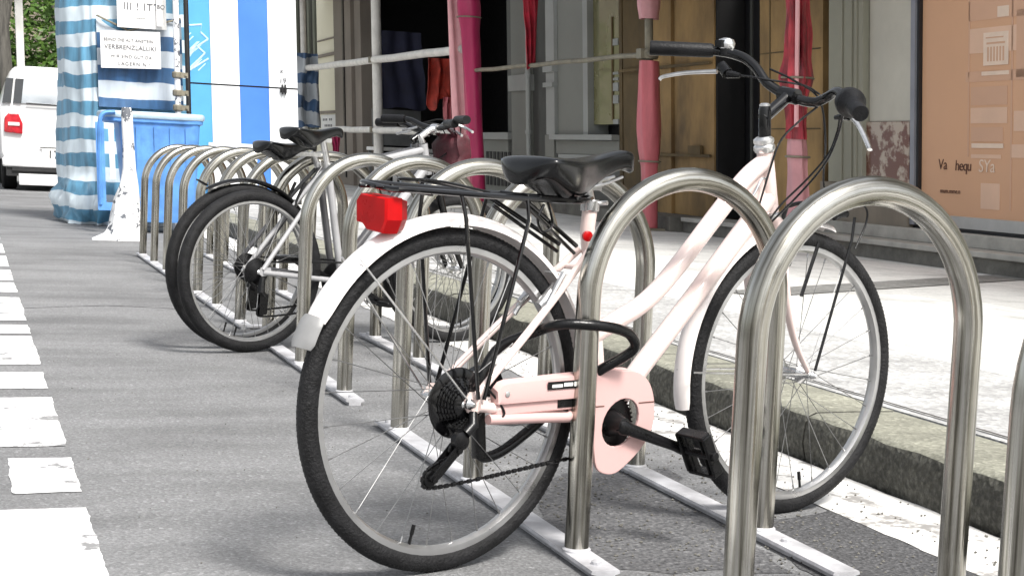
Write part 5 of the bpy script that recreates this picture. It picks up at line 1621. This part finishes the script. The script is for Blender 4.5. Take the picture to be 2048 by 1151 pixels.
# ---------------------------------------------------------------- scaffold over the pavement
def scaffold():
    root = bthing('scaffold', 'scaffold of pale poles with an added unseen deck shading the shops', 'scaffold')
    for (x, y, r, h, m_) in ((5.6, 9.75, 0.045, 3.1, 'scaffold'), (5.6, 12.86, 0.045, 3.1, 'pole_dark'), (5.62, 18.9, 0.055, 4.3, 'scaffold'), (5.62, 24.45, 0.085, 4.3, 'scaffold'), (5.6, 30.6, 0.06, 4.3, 'scaffold')):
        mb = MB(); mb.tube([(x, y, 0.14), (x, y, h)], r, 14)
        mb.box(x - 0.12, x + 0.12, y - 0.12, y + 0.12, 0.143, 0.165)
        bobj('post', mb, M[m_], root)
    for (p0, p1, r, m_) in (((5.55, 30.9, 2.51), (5.55, 19.2, 2.34), 0.062, 'scaffold'), ((5.55, 27.5, 1.24), (5.55, 19.5, 1.17), 0.055, 'scaffold'), ((5.56, 18.9, 2.02), (5.56, 12.5, 1.965), 0.028, 'pole_dark'),
                            ((5.5, 8.5, 2.98), (5.5, 16.0, 2.98), 0.035, 'pole_dark'), ((5.5, 16.2, 4.18), (5.5, 31.5, 4.18), 0.035, 'pole_dark')):
        mb = MB(); n = 12
        mb.tube([Vector(p0).lerp(Vector(p1), i / n) + Vector((0, 0, 0.006 * math.sin(i * 2.1))) for i in range(n + 1)], r, 12)
        bobj('ledger_pole', mb, M[m_], root)
    for (a, b, z) in ((8.4, 16.1, 3.02), (16.1, 31.6, 4.22)):  # deck added above the view to keep the shopfronts in shade
        mb = MB()
        for k in range(7):
            mb.box(4.9 + k * 0.2, 5.098 + k * 0.2, a, b, z + 0.002 * (k % 2), z + 0.04)
        bobj('deck', mb, M['deck'], root, smooth=False)
    for (y, z) in ((24.45, 2.42), (24.45, 1.215), (12.86, 1.97), (18.9, 2.34)):
        mb = MB(); mb.lathe((5.6, y, z), (0, 0, 1), [(0.09, -0.05), (0.10, -0.03), (0.10, 0.03), (0.09, 0.05)], 10)
        mb.box(5.48, 5.60, y - 0.06, y + 0.06, z - 0.05, z + 0.05)
        bobj('coupler', mb, M['pole_dark'], root)
scaffold()

def wrap(name, label, x, y, prof, m_, cat='post wrap', amp=0.02, lean=(0, 0), seg=22, ties=()):
    """loose sheeting wound round a post: prof = [(z, radius)]"""
    root = bthing(name, label, cat)
    mb = MB(); rings = []
    # refine
    pr = []
    for i in range(len(prof) - 1):
        for k in range(5):
            t = k / 5
            t2 = t * t * (3 - 2 * t)
            pr.append((prof[i][0] + (prof[i + 1][0] - prof[i][0]) * t, prof[i][1] + (prof[i + 1][1] - prof[i][1]) * t2))
    pr.append(prof[-1])
    z0 = pr[0][0]
    for z, r in pr:
        rings.append([(x + lean[0] * (z - z0) + (r + amp * mnoise.noise(Vector((math.cos(a) * 2.2 + x, math.sin(a) * 2.2 + y, z * 1.2))) + amp * 0.5 * math.sin(a * 5 + z)) * math.cos(a),
                       y + lean[1] * (z - z0) + (r + amp * mnoise.noise(Vector((math.cos(a) * 2.2 + x, math.sin(a) * 2.2 + y, z * 1.2)))) * math.sin(a), z) for a in [2 * PI * j / seg for j in range(seg)]])
    mb.loft(rings, caps=False)
    # inner skin so the sheet has thickness
    inner = [[(x + lean[0] * (p[2] - z0) + (p[0] - x - lean[0] * (p[2] - z0)) * 0.94, y + lean[1] * (p[2] - z0) + (p[1] - y - lean[1] * (p[2] - z0)) * 0.94, p[2]) for p in rg] for rg in rings]
    mb.loft(inner, caps=False)
    o = bobj('sheeting', mb, M[m_], root, sharp=80)
    for z in ties:
        rz = min(pr, key=lambda q: abs(q[0] - z))[1]
        mb = MB(); mb.tube([(x + lean[0] * (z - z0) + (rz + 0.012) * math.cos(2 * PI * j / 20), y + lean[1] * (z - z0) + (rz + 0.012) * math.sin(2 * PI * j / 20), z) for j in range(20)], 0.010, 6, closed=True)
        bobj('tie', mb, M['pole_dark'], root)
    return root
wrap('post_wrap', 'glossy magenta sheeting round the scaffold post left of the grey shopfront', 5.60, 18.72, [(0.16, 0.105), (0.9, 0.115), (1.8, 0.115), (2.5, 0.13), (2.9, 0.17), (3.3, 0.13), (4.1, 0.13)], 'magenta', lean=(-0.035, 0.02), ties=(2.75,))
# pale sheet behind the magenta one
ps = bthing('plastic_sheet', 'pale pink sheet hanging behind the magenta wrapped post', 'plastic sheet')
mb = MB(); rings = []
for i in range(20):
    z = 0.3 + 3.7 * i / 19
    ring = []
    for j in range(12):
        x = 5.43 + 0.30 * j / 11 - 0.03 * (z - 0.3) * (1 if j < 6 else 0.2) + 0.0
        ring.append((x, 19.25 + 0.03 * math.sin(j * 1.3 + z), z))
    ring += [(a, b + 0.012, c) for a, b, c in reversed(ring)]
    rings.append(ring)
mb.loft(rings)
bobj('sheet', mb, M['pink_sheet'], ps, sharp=80)
wrap('post_wrap', 'pink sheeting round the scaffold post beside the left handlebar grip', 5.60, 12.86, [(0.17, 0.085), (0.80, 0.09), (0.86, 0.10), (1.0, 0.115), (1.2, 0.125), (1.7, 0.11), (1.90, 0.10)], 'pink_wrap', ties=(0.86,))
wrap('post_wrap', 'short faded pink wrapping at the top of the dirty post', 5.60, 12.86, [(2.33, 0.10), (2.5, 0.12), (2.9, 0.11)], 'pink_wrap2')
wrap('post_wrap', 'crumpled red sheeting on the upper half of the post behind the stem', 5.60, 9.75, [(1.10, 0.085), (1.25, 0.075), (1.45, 0.085), (1.62, 0.125), (1.80, 0.095), (2.0, 0.105), (2.2, 0.085), (2.9, 0.08)], 'pink_wrap3', ties=(1.62,), amp=0.06)
wrap('post_wrap', 'pale pink lower wrapping of the post behind the stem', 5.61, 9.74, [(0.17, 0.10), (0.55, 0.095), (0.85, 0.085), (0.98, 0.09), (1.16, 0.075)], 'pink_wrap2', lean=(-0.0, 0.03), ties=(0.95,))
mb = MB(); mb.tube([(5.535, 9.655, 1.2), (5.55, 9.655, 2.6)], 0.020, 8)
rb_ = bthing('white_strip', 'pale strip running down the front of the red wrapped post', 'strip')
bobj('band', mb, M['pink_sheet'], rb_)

def hang_cloth(name, label, cat, x0, x1, y, z0, z1, m_, taper=0.0, fold=0.03, seed=0, bottom=0.1, freq=16):
    root = bthing(name, label, cat)
    mb = MB(); rings = []
    n = 22
    for i in range(n + 1):
        t = i / n
        z = z1 + (z0 - z1) * t
        ring = []
        for j in range(19):
            s = j / 18
            cx = (x0 + x1) / 2; hw = (x1 - x0) / 2 * (1 - taper * t)
            x = cx + hw * (2 * s - 1) * (1 + 0.10 * mnoise.noise(Vector((seed, t * 4, 0))))
            zz = z + (bottom * mnoise.noise(Vector((s * 3, seed, 1))) if i > n * 0.6 else 0)
            yy = y + fold * math.sin(s * freq + 1.5 * math.sin(t * 3 + seed)) + fold * mnoise.noise(Vector((s * 4, t * 4, seed)))
            ring.append((x, yy, zz))
        ring += [(a, b + 0.02, c) for a, b, c in reversed(ring)]
        rings.append(ring)
    mb.loft(rings)
    bobj('fabric', mb, M[m_], root, sharp=80)
    return root
gm = hang_cloth('hanging_garment', 'dark navy garment hanging in the dark shop opening', 'garment', 5.72, 6.46, 24.6, 1.62, 2.95, 'navy', -0.22, 0.03, 1)
hang_cloth('hanging_cloth', 'crumpled red orange cloth hanging beside the navy garment', 'cloth', 5.80, 6.28, 21.9, 1.62, 2.36, 'red_orange', -0.05, 0.06, 4, 0.2)
hang_cloth('hanging_cloth', 'faded red cloth hanging below the red orange one', 'cloth', 6.02, 6.22, 21.8, 1.30, 1.75, 'pink_wrap', 0.2, 0.04, 6, 0.1)
hang_cloth('hanging_cloth', 'narrow deep red cloth hanging from the deck right of the magenta post', 'cloth', 5.46, 5.68, 16.4, 1.98, 3.0, 'red_cloth', 0.45, 0.03, 9, 0.06)
hang_cloth('hanging_cloth', 'grey blue striped cloth bundle draped over the far end of the pale pole', 'cloth', 5.24, 5.76, 30.0, 1.28, 2.8, 'tarp2', -0.12, 0.09, 12, 0.05, 11)
hang_cloth('hanging_cloth', 'dark red cloth strip hanging near the far striped bundle', 'cloth', 5.62, 5.80, 28.2, 0.72, 1.15, 'magenta', 0.3, 0.02, 15, 0.04)
ct = bthing('market_counter', 'grey counter board with a white edge behind the bike handlebars', 'counter')
mb = MB(); mb.box(5.66, 6.55, 25.0, 25.05, 0.965, 1.60)
bobj('board', mb, M['grey_board'], ct, smooth=False)
mb = MB(); mb.box(5.96, 6.37, 24.95, 24.999, 1.33, 1.42)
bobj('label_strip', mb, M['paper'], ct, smooth=False)
mb = MB(); mb.box(5.66, 6.9, 24.7, 25.5, 0.865, 0.93)
bobj('top', mb, M['paper'], ct, smooth=False, bevel=0.01)
mb = MB()
for x in (5.68, 6.84):
    for y in (24.75, 25.4):
        mb = MB(); mb.box(x, x + 0.05, y, y + 0.05, 0.14, 0.864)
        bobj('leg', mb, M['grey_board'], ct, smooth=False)
cr_ = bthing('crate', 'black and white slatted crate on the ground behind the far racks', 'crate')
mb = MB()
for k in range(9): mb.box(5.78 + k * 0.12, 5.85 + k * 0.12, 24.1, 24.12, 0.20, 0.80)
mb.box(5.74, 6.9, 24.08, 24.13, 0.78, 0.84); mb.box(5.74, 6.9, 24.08, 24.13, 0.145, 0.20)
bobj('slats', mb, M['paper'], cr_, smooth=False)
mb = MB(); mb.box(5.74, 6.9, 24.14, 24.45, 0.145, 0.78)
bobj('box', mb, M['black'], cr_, smooth=False)

# shared group phrases for look-alike things
for cat_, gr_ in (('bicycle', 'bicycles parked in the racks'), ('post wrap', 'plastic sheeting wound round the scaffold posts'), ('notice', 'paper notices'), ('building', 'shop buildings along the pavement'), ('cloth', 'cloths hanging by the shops'), ('pole', 'poles beside the striped stall'), ('tree', 'trees behind the van')):
    for o_ in bpy.data.objects:
        if o_.parent is None and o_.get('category') == cat_: o_['group'] = gr_
